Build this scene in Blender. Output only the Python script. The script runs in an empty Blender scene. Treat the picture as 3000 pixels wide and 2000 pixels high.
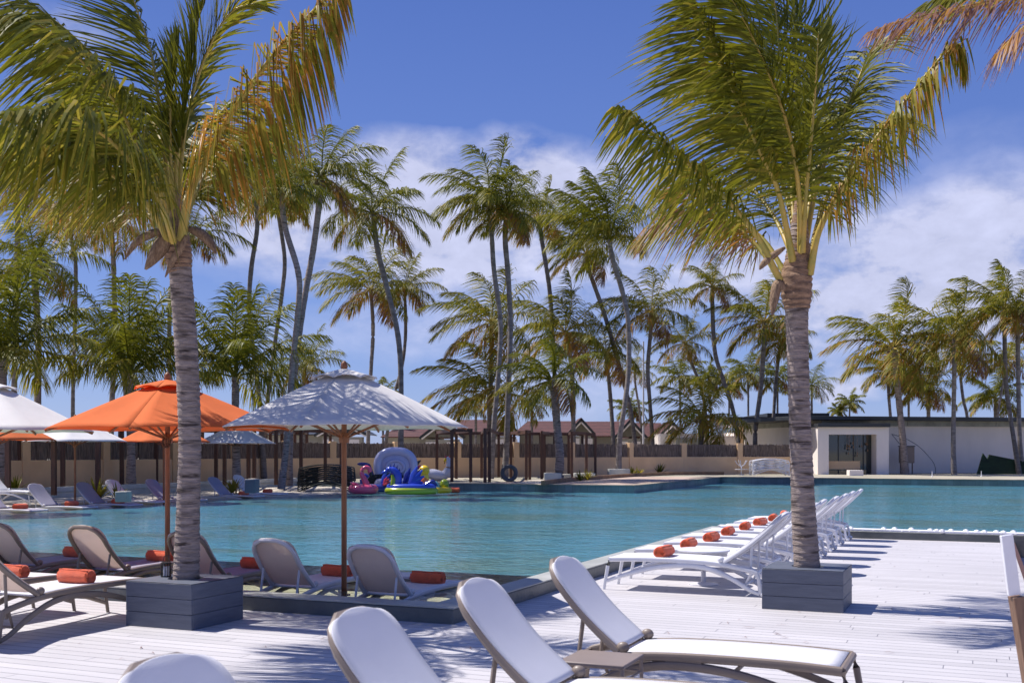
import bpy, math, random
import numpy as np
from mathutils import Vector, Matrix
R = math.radians
random.seed(7); rng = np.random.default_rng(11)
scene = bpy.context.scene
col = scene.collection

# ------------------------------------------------------------------ camera
EYE = 1.6; F = 3200.0; HX = 1500.0; HY = 1323.0      # eye height, focal length and horizon in photo pixels
cam = bpy.data.cameras.new("camera"); camo = bpy.data.objects.new("camera", cam); col.objects.link(camo)
camo.location = (0, 0, EYE); camo.rotation_euler = (R(90), 0, 0)
cam.sensor_width = 36; cam.lens = 36 * F / 3000; cam.shift_y = 323 / 3000
cam.clip_start = 0.1; cam.clip_end = 8000
cam.dof.use_dof = True; cam.dof.focus_distance = 15.0; cam.dof.aperture_fstop = 4.5
scene.camera = camo

# ------------------------------------------------------------------ light
SUN_EL = 57.0
sdir = Vector((-0.92 * math.cos(R(SUN_EL)), 0.39 * math.cos(R(SUN_EL)), math.sin(R(SUN_EL)))).normalized()
sun = bpy.data.lights.new("sun", 'SUN'); sun.energy = 4.6; sun.angle = R(0.5); sun.color = (1.0, 0.955, 0.9)
suno = bpy.data.objects.new("sun", sun); col.objects.link(suno); suno.location = (-20, 10, 40)
suno.rotation_euler = sdir.to_track_quat('Z', 'Y').to_euler()
scene.view_settings.view_transform = 'Standard'; scene.view_settings.look = 'None'
scene.view_settings.exposure = 0.46; scene.view_settings.gamma = 1.0
scene.view_settings.use_curve_mapping = False
scene.cycles.max_bounces = 8; scene.cycles.transparent_max_bounces = 16
scene.cycles.caustics_reflective = False; scene.cycles.caustics_refractive = False

world = bpy.data.worlds.new("World"); scene.world = world; world.use_nodes = True
def build_sky():
    nt = world.node_tree; N = nt.nodes; L = nt.links; N.clear()
    def mth(op, a, b=None, c=None, clamp=False):
        n = N.new('ShaderNodeMath'); n.operation = op; n.use_clamp = clamp
        for i, v in enumerate((a, b, c)):
            if v is None: continue
            if isinstance(v, (int, float)): n.inputs[i].default_value = v
            else: L.new(v, n.inputs[i])
        return n.outputs[0]
    out = N.new('ShaderNodeOutputWorld'); bg = N.new('ShaderNodeBackground')
    sky = N.new('ShaderNodeTexSky'); sky.sky_type = 'NISHITA'; sky.sun_disc = False
    sky.sun_elevation = R(SUN_EL); sky.sun_rotation = math.atan2(sdir.x, sdir.y)
    sky.air_density = 0.9; sky.dust_density = 0.25; sky.ozone_density = 3.0; sky.altitude = 300
    hsv = N.new('ShaderNodeHueSaturation'); hsv.inputs['Saturation'].default_value = SKY_SAT; hsv.inputs['Hue'].default_value = SKY_HUE
    L.new(sky.outputs[0], hsv.inputs['Color'])
    SKYG = [(0.0,(1.75,2.35,4.7)),(.10,(1.35,2.05,4.6)),(.24,(.83,1.45,3.95)),(.42,(.50,1.0,3.3)),(1.0,(.40,.85,2.9))]
    tc = N.new('ShaderNodeTexCoord'); sp = N.new('ShaderNodeSeparateXYZ'); L.new(tc.outputs['Generated'], sp.inputs[0])
    az = mth('ARCTAN2', sp.outputs[0], sp.outputs[1]); el = mth('ARCSINE', sp.outputs[2])
    grad = N.new('ShaderNodeValToRGB'); L.new(mth('MAXIMUM', el, 0.0), grad.inputs[0]); er = grad.color_ramp.elements
    er[0].position = 0; er[0].color = (*SKYG[0][1], 1); er[1].position = 1; er[1].color = (*SKYG[-1][1], 1)
    for p_, c_ in SKYG[1:-1]: e_ = er.new(p_); e_.color = (*c_, 1)
    gm = N.new('ShaderNodeMixRGB'); gm.inputs[0].default_value = .8; L.new(hsv.outputs[0], gm.inputs[1]); L.new(grad.outputs[0], gm.inputs[2])
    cb = N.new('ShaderNodeCombineXYZ'); L.new(az, cb.inputs[0]); L.new(el, cb.inputs[1])
    def noise(scale, detail, rough, sx=1, sy=1, dist=0.0, off=0):
        mp = N.new('ShaderNodeMapping'); mp.inputs['Scale'].default_value = (sx, sy, 1); mp.inputs['Location'].default_value = (off, off*.7, 0)
        L.new(cb.outputs[0], mp.inputs[0])
        n = N.new('ShaderNodeTexNoise'); n.inputs['Scale'].default_value = scale; n.inputs['Detail'].default_value = detail
        n.inputs['Roughness'].default_value = rough; n.inputs['Distortion'].default_value = dist
        L.new(mp.outputs[0], n.inputs[0]); return n.outputs['Fac']
    n1 = noise(7, 7, 0.55, 1, 2.2, 0.3, 3.1); n2 = noise(26, 8, 0.62, 1, 1.6, 0.2, 1.3); n3 = noise(3.0, 3, 0.5, 1, 2.0, 0, 8.0)
    clouds = [(1270,520,350,105,.9),(1600,570,330,140,.85),(1100,700,450,130,.75),(1420,830,340,190,.6),(780,700,240,110,.75),
              (2600,760,470,150,.62),(2920,740,320,190,.6),(2740,900,290,120,.75),(2420,780,200,120,.4),(2420,960,100,120,.9),(2490,1135,85,50,1.0),
              (230,95,120,60,.7),(250,640,130,80,.6),(1750,1120,420,90,.4),(2200,560,200,60,.12),(950,980,300,70,.3),(2850,440,200,80,.12),(1980,780,300,140,.6)]
    nw = noise(9, 4, .5, 1, 1, 0, 5.5); nw2 = noise(9, 4, .5, 1, 1, 0, 12.5)
    azw = mth('ADD', az, mth('MULTIPLY', mth('SUBTRACT', nw2, .5), .13)); elw = mth('ADD', el, mth('MULTIPLY', mth('SUBTRACT', nw, .5), .07))
    tot = None
    for px, py, rx, ry, s in clouds:
        a0 = math.atan((px-HX)/F); e0 = math.atan((HY-py)/F*math.cos(a0))
        dx = mth('MULTIPLY', mth('SUBTRACT', azw, a0), F/rx/1.35); dy = mth('MULTIPLY', mth('SUBTRACT', elw, e0), F/ry/1.35)
        r2 = mth('ADD', mth('MULTIPLY', dx, dx), mth('MULTIPLY', dy, dy))
        g = mth('MULTIPLY', mth('SUBTRACT', 1.0, r2, clamp=True), s)
        tot = g if tot is None else mth('ADD', tot, g)
    # scattered clouds round the rest of the sky, faint
    far = mth('MULTIPLY', mth('SUBTRACT', n3, 0.56, clamp=True), 3.0)
    side = mth('MULTIPLY', mth('SUBTRACT', mth('ABSOLUTE', az), 0.6, clamp=True), 2.0, clamp=True)
    tot = mth('ADD', tot, mth('MULTIPLY', far, side))
    shp = mth('ADD', mth('MULTIPLY', mth('SUBTRACT', n1, 0.36), 2.0), mth('MULTIPLY', mth('SUBTRACT', n2, 0.5), 1.3))
    m = mth('MULTIPLY', tot, mth('ADD', shp, 0.30, clamp=True))
    m = mth('MULTIPLY', mth('MULTIPLY', m, 1.5, clamp=True), CLOUD_MAX)
    ccol = N.new('ShaderNodeRGB'); ccol.outputs[0].default_value = CLOUD_COL
    mix = N.new('ShaderNodeMixRGB'); L.new(m, mix.inputs[0]); L.new(gm.outputs[0], mix.inputs[1])
    cs = N.new('ShaderNodeVectorMath'); cs.operation = 'SCALE'; L.new(ccol.outputs[0], cs.inputs[0]); L.new(mth('ADD', mth('MULTIPLY', n2, .55), mth('MULTIPLY_ADD', n1, .35, .56)), cs.inputs['Scale']); L.new(cs.outputs[0], mix.inputs[2])
    L.new(mix.outputs[0], bg.inputs[0]); bg.inputs[1].default_value = SKY_STR
    L.new(bg.outputs[0], out.inputs[0])
SKY_STR = 0.112; SKY_SAT = 1.12; SKY_HUE = 0.515; CLOUD_COL = (4.2, 4.35, 5.7, 1); CLOUD_MAX = 0.85
build_sky()

# ------------------------------------------------------------------ frames of the place
def W(px, py, Y):                      # point seen at photo pixel (px,py) at distance Y
    return Vector(((px-HX)/F*Y, Y, EYE + (HY-py)/F*Y))
def G(px, py, z=0.0):                  # point of level z seen at photo pixel
    return W(px, py, (EYE - z)*F/(py-HY))
TH = R(23.2)                           # the pool's long axis, from straight ahead
UX = Vector((math.sin(TH), math.cos(TH), 0)); VX = Vector((math.cos(TH), -math.sin(TH), 0))
K0 = Vector((-0.548, 10.14, 0))        # near corner of the pool
def UV(v, u, z=0.0): return K0 + u*UX + v*VX + Vector((0, 0, z))

# ------------------------------------------------------------------ helpers
def tag(o, label=None, cat=None, group=None, kind=None):
    if label: o['label'] = label
    if cat: o['category'] = cat
    if group: o['group'] = group
    if kind: o['kind'] = kind
    return o
def empty(name, loc, rz=0.0):
    o = bpy.data.objects.new(name, None); col.objects.link(o); o.location = loc; o.rotation_euler = (0, 0, rz); o.empty_display_size = 0.2
    return o
def thing(name, label, cat, loc=(0,0,0), rz=0.0, group=None):
    return tag(empty(name, loc, rz), label, cat, group)

class MB:
    def __init__(s): s.v = []; s.f = []; s.m = []; s.mi = 0
    def add(s, vs, fs):
        b = len(s.v); s.v += [tuple(x) for x in vs]; s.f += [tuple(b+i for i in f) for f in fs]; s.m += [s.mi]*len(fs); return s
    def box(s, c, d, rz=0.0, mat=None):
        x, y, z = d[0]/2, d[1]/2, d[2]/2
        vs = [Vector((i*x, j*y, k*z)) for i in (-1,1) for j in (-1,1) for k in (-1,1)]
        M = mat if mat is not None else Matrix.Rotation(rz, 3, 'Z')
        vs = [M @ q + Vector(c) for q in vs]
        return s.add(vs, [(0,1,3,2),(4,6,7,5),(0,4,5,1),(2,3,7,6),(0,2,6,4),(1,5,7,3)])
    def bar(s, a, b, w, h=None, up=(0,0,1)):
        a = Vector(a); b = Vector(b); h = h or w; t = (b-a).normalized(); u = Vector(up)
        if abs(t.dot(u)) > .95: u = Vector((1,0,0))
        x = t.cross(u).normalized(); y = x.cross(t)
        M = Matrix((x, t, y)).transposed()
        return s.box((a+b)/2, (w, (b-a).length, h), mat=M)
    def tube(s, pts, r, n=8, flat=1.0, cap=True, up=(0,0,1), closed=False):
        pts = [Vector(p) for p in pts]; k = len(pts); rs = r if isinstance(r, (list, tuple)) else [r]*k
        vs = []; fs = []
        for i, p in enumerate(pts):
            if closed: t = pts[(i+1)%k]-pts[i-1]
            else: t = pts[min(i+1,k-1)]-pts[max(i-1,0)]
            t.normalize(); u = Vector(up)
            if abs(t.dot(u)) > .97: u = Vector((1,0,0)) if abs(t.x) < .9 else Vector((0,1,0))
            x = t.cross(u).normalized(); y = x.cross(t)
            for j in range(n):
                a = 2*math.pi*j/n; vs.append(p + rs[i]*(x*math.cos(a)*flat + y*math.sin(a)))
        rng_ = k if closed else k-1
        for i in range(rng_):
            for j in range(n):
                i2 = (i+1) % k
                fs.append((i*n+j, i*n+(j+1)%n, i2*n+(j+1)%n, i2*n+j))
        if cap and not closed: fs += [tuple(range(n))[::-1], tuple((k-1)*n+j for j in range(n))]
        return s.add(vs, fs)
    def ell(s, c, r, n=12, m=8, mat=None, zmin=-1.0):
        c = Vector(c); vs = []; fs = []
        M = mat if mat is not None else Matrix.Identity(3)
        for i in range(m+1):
            ph = math.pi*i/m
            for j in range(n):
                a = 2*math.pi*j/n
                vs.append(c + M @ Vector((r[0]*math.sin(ph)*math.cos(a), r[1]*math.sin(ph)*math.sin(a), r[2]*max(zmin, math.cos(ph)))))
        for i in range(m):
            for j in range(n):
                fs.append((i*n+j, (i+1)*n+j, (i+1)*n+(j+1)%n, i*n+(j+1)%n))
        return s.add(vs, fs)
    def lathe(s, prof, c=(0,0,0), n=20):
        c = Vector(c); vs = []; fs = []
        for r, z in prof:
            for j in range(n):
                a = 2*math.pi*j/n; vs.append(c+Vector((r*math.cos(a), r*math.sin(a), z)))
        for i in range(len(prof)-1):
            for j in range(n): fs.append((i*n+j, i*n+(j+1)%n, (i+1)*n+(j+1)%n, (i+1)*n+j))
        fs += [tuple(range(n))[::-1], tuple((len(prof)-1)*n+j for j in range(n))]
        return s.add(vs, fs)
    def prism(s, poly, z0, z1):
        n = len(poly); vs = [(p[0], p[1], z0) for p in poly]+[(p[0], p[1], z1) for p in poly]
        fs = [tuple(range(n))[::-1], tuple(range(n, 2*n))]+[(i, (i+1)%n, n+(i+1)%n, n+i) for i in range(n)]
        return s.add(vs, fs)
    def grid(s, fn, nu, nv):
        vs = [fn(i/nu, j/nv) for i in range(nu+1) for j in range(nv+1)]
        fs = [(i*(nv+1)+j, (i+1)*(nv+1)+j, (i+1)*(nv+1)+j+1, i*(nv+1)+j+1) for i in range(nu) for j in range(nv)]
        return s.add(vs, fs)
    def build(s, name, mats, parent=None, smooth=True, bevel=0, solid=0, loc=None, rz=None, recalc=True):
        me = bpy.data.meshes.new(name); me.from_pydata(s.v, [], s.f)
        if not isinstance(mats, (list, tuple)): mats = [mats]
        for m in mats: me.materials.append(m)
        if len(mats) > 1: me.polygons.foreach_set('material_index', s.m)
        if recalc:
            import bmesh
            bm = bmesh.new(); bm.from_mesh(me); bmesh.ops.recalc_face_normals(bm, faces=bm.faces); bm.to_mesh(me); bm.free()
        if smooth: me.shade_smooth(); me.set_sharp_from_angle(angle=R(38))
        me.update()
        o = bpy.data.objects.new(name, me); col.objects.link(o)
        if parent is not None: o.parent = parent
        if loc is not None: o.location = loc
        if rz is not None: o.rotation_euler = (0, 0, rz)
        if solid:
            m = o.modifiers.new('solid', 'SOLIDIFY'); m.thickness = solid; m.offset = 0
        if bevel:
            m = o.modifiers.new('bevel', 'BEVEL'); m.width = bevel; m.segments = 2; m.limit_method = 'ANGLE'; m.angle_limit = R(40)
        return o
KIDS = {}
def copy_tree(o, parent=None):
    c = o.copy(); col.objects.link(c)
    if parent is not None: c.parent = parent
    for ch in list(o.children): copy_tree(ch, c)
    return c
def catmull(P, n=6):
    P = [Vector(p) for p in P]; Q = [P[0]*2-P[1]]+P+[P[-1]*2-P[-2]]; out = []
    for i in range(1, len(Q)-2):
        a, b, c, d = Q[i-1], Q[i], Q[i+1], Q[i+2]
        for k in range(n):
            t = k/n; out.append(0.5*((2*b)+(c-a)*t+(2*a-5*b+4*c-d)*t*t+(3*b-a-3*c+d)*t**3))
    out.append(P[-1]); return out

# ------------------------------------------------------------------ materials
def mat(name, c, rough=0.6, var=0.0, vscale=3.0, vs=(1,1,1), bump=0.0, bscale=30.0, bs=(1,1,1), spec=0.5, metal=0.0, transl=0.0, c2=None, sheen=0.0, coat=0.0, objrand=0.0, detail=4.0):
    m = bpy.data.materials.new(name); m.use_nodes = True; nt = m.node_tree; N = nt.nodes; L = nt.links
    b = N['Principled BSDF']; out = N['Material Output']
    b.inputs['Roughness'].default_value = rough; b.inputs['Metallic'].default_value = metal
    b.inputs['Specular IOR Level'].default_value = spec
    if coat: b.inputs['Coat Weight'].default_value = coat; b.inputs['Coat Roughness'].default_value = 0.08
    if sheen: b.inputs['Sheen Weight'].default_value = sheen
    tc = N.new('ShaderNodeTexCoord')
    colsock = None
    if var or c2:
        mp = N.new('ShaderNodeMapping'); mp.inputs['Scale'].default_value = vs; L.new(tc.outputs['Object'], mp.inputs[0])
        nz = N.new('ShaderNodeTexNoise'); nz.inputs['Scale'].default_value = vscale; nz.inputs['Detail'].default_value = detail; nz.inputs['Roughness'].default_value = .62
        L.new(mp.outputs[0], nz.inputs[0])
        rp = N.new('ShaderNodeValToRGB'); cc2 = c2 or tuple(x*(1-var) for x in c)
        rp.color_ramp.elements[0].position = .34; rp.color_ramp.elements[1].position = .66
        rp.color_ramp.elements[0].color = (*cc2, 1); rp.color_ramp.elements[1].color = (*c, 1)
        L.new(nz.outputs['Fac'], rp.inputs[0]); colsock = rp.outputs[0]
    else:
        rgb = N.new('ShaderNodeRGB'); rgb.outputs[0].default_value = (*c, 1); colsock = rgb.outputs[0]
    if objrand:
        oi = N.new('ShaderNodeObjectInfo'); h = N.new('ShaderNodeHueSaturation'); mr = N.new('ShaderNodeMapRange')
        mr.inputs['To Min'].default_value = 1-objrand; mr.inputs['To Max'].default_value = 1+objrand
        L.new(oi.outputs['Random'], mr.inputs['Value']); L.new(mr.outputs[0], h.inputs['Value']); L.new(colsock, h.inputs['Color']); colsock = h.outputs[0]
    L.new(colsock, b.inputs['Base Color'])
    if bump:
        mp = N.new('ShaderNodeMapping'); mp.inputs['Scale'].default_value = bs; L.new(tc.outputs['Object'], mp.inputs[0])
        nz = N.new('ShaderNodeTexNoise'); nz.inputs['Scale'].default_value = bscale; nz.inputs['Detail'].default_value = 5
        L.new(mp.outputs[0], nz.inputs[0])
        bp = N.new('ShaderNodeBump'); bp.inputs['Strength'].default_value = bump; bp.inputs['Distance'].default_value = 0.02
        L.new(nz.outputs['Fac'], bp.inputs['Height']); L.new(bp.outputs[0], b.inputs['Normal'])
    if transl:
        tr = N.new('ShaderNodeBsdfTranslucent'); mx = N.new('ShaderNodeMixShader'); mx.inputs[0].default_value = transl
        L.new(colsock, tr.inputs['Color']); L.new(b.outputs[0], mx.inputs[1]); L.new(tr.outputs[0], mx.inputs[2]); L.new(mx.outputs[0], out.inputs['Surface'])
    return m

M = {}
M['white_metal'] = mat('white_metal', (.80,.80,.83), .32, spec=.5, var=.06, vscale=6)
M['grey_metal'] = mat('pale_grey_metal', (.62,.61,.66), .4, var=.08)
M['taupe_metal'] = mat('taupe_metal', (.235,.185,.150), .42, var=.12, vscale=5)
M['white_sling'] = mat('white_sling', (.80,.79,.83), .75, var=.05, vscale=2.5, bump=.25, bscale=260, transl=.18)
M['tan_sling'] = mat('beige_sling', (.86,.76,.70), .8, var=.08, bump=.25, bscale=260, transl=.5)
M['grey_sling'] = mat('grey_sling', (.42,.40,.50), .8, var=.08, bump=.25, bscale=260, transl=.25)
M['towel'] = mat('orange_towel', (.93,.17,.07), .95, var=.25, vscale=14, bump=.9, bscale=120, spec=.1, sheen=.3)
M['orange_cloth'] = mat('orange_canvas', (.88,.25,.085), .85, var=.10, vscale=2, bump=.15, bscale=200, spec=.2, transl=.38)
M['white_cloth'] = mat('white_canvas', (.83,.80,.77), .85, var=.07, vscale=2, bump=.15, bscale=200, spec=.2, transl=.16)
M['teak'] = mat('teak_wood', (.33,.125,.045), .5, c2=(.20,.07,.025), vscale=6, vs=(6,6,.6), bump=.2, bscale=20, bs=(5,5,.5))
M['dark_wood'] = mat('dark_brown_timber', (.115,.048,.028), .6, c2=(.06,.028,.018), vscale=5, vs=(5,5,.6), bump=.2)
M['planter'] = mat('grey_painted_boards', (.118,.132,.172), .55, c2=(.088,.10,.135), vscale=3, vs=(1,1,7), bump=.15, bscale=14, bs=(1,1,8))
M['trunk'] = mat('palm_bark', (.40,.32,.285), .9, c2=(.19,.15,.13), vscale=4.2, vs=(1.4,1.4,8), bump=1.0, bscale=11, bs=(1.3,1.3,11), detail=8)
def scars(m):      # dark leaf scars running round the stem
    nt = m.node_tree; N = nt.nodes; L = nt.links; b = N['Principled BSDF']; src = b.inputs['Base Color'].links[0].from_socket
    tc = N.new('ShaderNodeTexCoord'); mp = N.new('ShaderNodeMapping'); mp.inputs['Scale'].default_value = (2.6, 2.6, 17); L.new(tc.outputs['Object'], mp.inputs[0])
    nz = N.new('ShaderNodeTexNoise'); nz.inputs['Scale'].default_value = 1.25; nz.inputs['Detail'].default_value = 5; nz.inputs['Distortion'].default_value = .4; L.new(mp.outputs[0], nz.inputs[0])
    rp = N.new('ShaderNodeValToRGB'); rp.color_ramp.elements[0].position = .55; rp.color_ramp.elements[0].color = (1,1,1,1); rp.color_ramp.elements[1].position = .68; rp.color_ramp.elements[1].color = (.22,.19,.18,1); L.new(nz.outputs['Fac'], rp.inputs[0])
    mx = N.new('ShaderNodeMixRGB'); mx.blend_type = 'MULTIPLY'; mx.inputs[0].default_value = 1; L.new(src, mx.inputs[1]); L.new(rp.outputs[0], mx.inputs[2]); L.new(mx.outputs[0], b.inputs['Base Color'])
scars(M['trunk'])
M['trunk_far'] = mat('grey_palm_bark', (.27,.235,.215), .9, c2=(.13,.11,.10), vscale=2.5, vs=(1,1,3), bump=.5, bscale=6, bs=(1,1,5), objrand=.2)
M['sheath'] = mat('palm_fibre', (.36,.225,.14), .9, c2=(.16,.095,.06), vscale=9, vs=(1,1,3), bump=.8, bscale=26, bs=(1,1,4), detail=8)
M['spathe'] = mat('dry_spathe', (.40,.27,.17), .85, c2=(.17,.10,.06), vscale=16, vs=(3,3,.8), transl=.15, bump=.8, bscale=50, bs=(2,2,.5), detail=8)
def leafmat(name, c, c2, transl=.42):
    return mat(name, c, .46, c2=c2, vscale=2.6, spec=.22, transl=transl, detail=6)
M['leaf_green'] = leafmat('green_palm_leaf', (.235,.225,.015), (.125,.132,.010))
M['leaf_dark'] = leafmat('dark_palm_leaf', (.165,.175,.017), (.085,.098,.010), .34)
M['leaf_yellow'] = leafmat('yellowing_palm_leaf', (.42,.32,.04), (.22,.22,.03), .45)
M['leaf_orange'] = leafmat('browning_palm_leaf', (.50,.23,.04), (.30,.18,.035), .45)
M['leaf_dead'] = leafmat('dry_palm_leaf', (.30,.16,.12), (.18,.09,.07), .3)
M['petiole'] = mat('yellow_petiole', (.50,.33,.065), .5, c2=(.30,.27,.05), vscale=5)
M['stone_dark'] = mat('wet_grey_stone', (.14,.145,.14), .45, c2=(.085,.095,.095), vscale=2.2, bump=.35, bscale=18, detail=8)
M['stone_top'] = mat('pale_kerb_stone', (.46,.46,.43), .5, c2=(.33,.335,.31), vscale=1.8, bump=.2, bscale=22, detail=7)
M['cream_wall'] = mat('cream_render', (.84,.56,.31), .85, c2=(.72,.47,.26), vscale=.9, bump=.15, bscale=10, detail=7)
M['white_wall'] = mat('off_white_render', (.88,.79,.73), .85, c2=(.77,.69,.64), vscale=.5, vs=(1,1,.4), bump=.1, bscale=8, detail=7)
M['concrete'] = mat('weathered_concrete', (.42,.41,.37), .85, c2=(.27,.27,.24), vscale=1.6, bump=.3, detail=8)
M['pale_concrete'] = mat('pale_concrete', (.60,.60,.55), .85, c2=(.45,.47,.42), vscale=2.6, bump=.3, detail=8)
M['black_trim'] = mat('black_fascia', (.035,.038,.042), .5, var=.2)
M['sand'] = mat('pale_sand', (.62,.55,.46), .95, c2=(.48,.42,.34), vscale=1.5, bump=.5, bscale=40, detail=8)
M['ground'] = mat('sandy_ground', (.45,.40,.32), .95, c2=(.30,.28,.20), vscale=.4, bump=.4, detail=8)
M['rust_edge'] = mat('rusty_brown_edging', (.32,.19,.10), .75, c2=(.17,.105,.065), vscale=2.5, bump=.3, detail=7)
M['terrace'] = mat('pinkish_terrace', (.52,.40,.33), .75, c2=(.40,.28,.21), vscale=.9, bump=.2, detail=7)
M['black_plastic'] = mat('black_plastic', (.022,.028,.028), .35, var=.3)
M['rubber'] = mat('grey_rubber', (.085,.10,.115), .6, var=.3, vscale=8, bump=.3)
M['glass'] = mat('dark_shop_glass', (.02,.03,.032), .04, spec=1.0)
M['roof'] = None
# ------------------------------------------------------------------ special materials
def nodes(m):
    m.use_nodes = True; nt = m.node_tree; return nt, nt.nodes, nt.links
def deck_mat():
    m = bpy.data.materials.new('pale_deck_boards'); nt, N, L = nodes(m); b = N['Principled BSDF']
    tc = N.new('ShaderNodeTexCoord'); sp = N.new('ShaderNodeSeparateXYZ'); L.new(tc.outputs['Object'], sp.inputs[0])
    def mth(op, a, b_=None, clamp=False):
        n = N.new('ShaderNodeMath'); n.operation = op; n.use_clamp = clamp
        for i, v in enumerate((a, b_)):
            if v is None: continue
            if isinstance(v, (int, float)): n.inputs[i].default_value = v
            else: L.new(v, n.inputs[i])
        return n.outputs[0]
    W_ = 0.142
    y = mth('DIVIDE', sp.outputs[1], W_); fr = mth('FRACT', y); idx = mth('FLOOR', y)
    # butt joints along a board
    wn = N.new('ShaderNodeTexWhiteNoise'); wn.noise_dimensions = '1D'; L.new(idx, wn.inputs['W'])
    x = mth('ADD', mth('DIVIDE', sp.outputs[0], 2.4), mth('MULTIPLY', wn.outputs['Value'], 7.0)); fx = mth('FRACT', x)
    gap = mth('GREATER_THAN', mth('ABSOLUTE', mth('SUBTRACT', fr, 0.5)), 0.464)
    gapx = mth('GREATER_THAN', mth('ABSOLUTE', mth('SUBTRACT', fx, 0.5)), 0.4985)
    g = mth('MAXIMUM', gap, gapx)
    wn2 = N.new('ShaderNodeTexWhiteNoise'); wn2.noise_dimensions = '2D'; cv = N.new('ShaderNodeCombineXYZ')
    L.new(idx, cv.inputs[0]); L.new(mth('FLOOR', x), cv.inputs[1]); L.new(cv.outputs[0], wn2.inputs['Vector'])
    mp = N.new('ShaderNodeMapping'); mp.inputs['Scale'].default_value = (.7, 16, 1); L.new(tc.outputs['Object'], mp.inputs[0])
    nz = N.new('ShaderNodeTexNoise'); nz.inputs['Scale'].default_value = 2.2; nz.inputs['Detail'].default_value = 7; L.new(mp.outputs[0], nz.inputs[0])
    nz2 = N.new('ShaderNodeTexNoise'); nz2.inputs['Scale'].default_value = .5; nz2.inputs['Detail'].default_value = 5; L.new(tc.outputs['Object'], nz2.inputs[0])
    v = mth('ADD', mth('MULTIPLY', wn2.outputs['Value'], .14), mth('ADD', mth('MULTIPLY', nz.outputs['Fac'], .22), mth('MULTIPLY', nz2.outputs['Fac'], .34)))
    v = mth('ADD', v, .60)
    base = N.new('ShaderNodeRGB'); base.outputs[0].default_value = (.55, .527, .54, 1)
    mul = N.new('ShaderNodeVectorMath'); mul.operation = 'SCALE'; L.new(base.outputs[0], mul.inputs[0]); L.new(v, mul.inputs['Scale'])
    mx = N.new('ShaderNodeMixRGB'); L.new(g, mx.inputs[0]); L.new(mul.outputs[0], mx.inputs[1]); mx.inputs[2].default_value = (.17, .165, .19, 1)
    L.new(mx.outputs[0], b.inputs['Base Color']); b.inputs['Roughness'].default_value = .62
    groove = mth('MULTIPLY', mth('SINE', mth('MULTIPLY', fr, 2*math.pi*7)), .12)
    h = mth('SUBTRACT', mth('ADD', groove, mth('MULTIPLY', nz.outputs['Fac'], .3)), mth('MULTIPLY', g, 1.6))
    bp = N.new('ShaderNodeBump'); bp.inputs['Strength'].default_value = .5; bp.inputs['Distance'].default_value = .004
    L.new(h, bp.inputs['Height']); L.new(bp.outputs[0], b.inputs['Normal'])
    return m
def water_mat(deep):
    m = bpy.data.materials.new('deep_pool_water' if deep else 'clear_shallow_water'); nt, N, L = nodes(m); N.remove(N['Principled BSDF']); out = N['Material Output']
    tc = N.new('ShaderNodeTexCoord')
    def wav(scale, sx, sy, det, dist=0.0):
        mp = N.new('ShaderNodeMapping'); mp.inputs['Scale'].default_value = (sx, sy, 1); mp.inputs['Rotation'].default_value = (0, 0, R(20)); L.new(tc.outputs['Object'], mp.inputs[0])
        n = N.new('ShaderNodeTexNoise'); n.inputs['Scale'].default_value = scale; n.inputs['Detail'].default_value = det; n.inputs['Distortion'].default_value = dist
        L.new(mp.outputs[0], n.inputs[0]); return n.outputs['Fac']
    a = wav(5.5, 1, 1.5, 4, .6); b_ = wav(1.3, 1, 1.4, 3, .3)
    ad = N.new('ShaderNodeMath'); ad.operation = 'MULTIPLY_ADD'; L.new(b_, ad.inputs[0]); ad.inputs[1].default_value = 1.6; L.new(a, ad.inputs[2])
    bp = N.new('ShaderNodeBump'); bp.inputs['Strength'].default_value = .85; bp.inputs['Distance'].default_value = WATER_BUMP; L.new(ad.outputs[0], bp.inputs['Height'])
    gl = N.new('ShaderNodeBsdfGlossy'); gl.inputs['Roughness'].default_value = .04; gl.inputs['Color'].default_value = (.9, .95, 1, 1); L.new(bp.outputs[0], gl.inputs['Normal'])
    tr = N.new('ShaderNodeBsdfTransparent'); tr.inputs['Color'].default_value = (.90, .965, .94, 1)
    if deep:
        tr = N.new('ShaderNodeBsdfDiffuse'); p1 = wav(.30, 1, 1.5, 5, .5); rp = N.new('ShaderNodeValToRGB'); L.new(p1, rp.inputs[0]); L.new(rp.outputs[0], tr.inputs['Color']); L.new(bp.outputs[0], tr.inputs['Normal'])
        rp.color_ramp.elements[0].position = .36; rp.color_ramp.elements[0].color = (.095,.205,.195,1); rp.color_ramp.elements[1].position = .56; rp.color_ramp.elements[1].color = (.080,.260,.335,1)
    fr = N.new('ShaderNodeFresnel'); fr.inputs['IOR'].default_value = 1.33; L.new(bp.outputs[0], fr.inputs['Normal'])
    mr = N.new('ShaderNodeMapRange'); mr.inputs['To Max'].default_value = WATER_REFL; L.new(fr.outputs[0], mr.inputs['Value'])
    mx = N.new('ShaderNodeMixShader'); L.new(mr.outputs[0], mx.inputs[0]); L.new(tr.outputs[0], mx.inputs[1]); L.new(gl.outputs[0], mx.inputs[2])
    L.new(mx.outputs[0], out.inputs['Surface']); return m
WATER_BUMP = .026; WATER_REFL = .95
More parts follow.
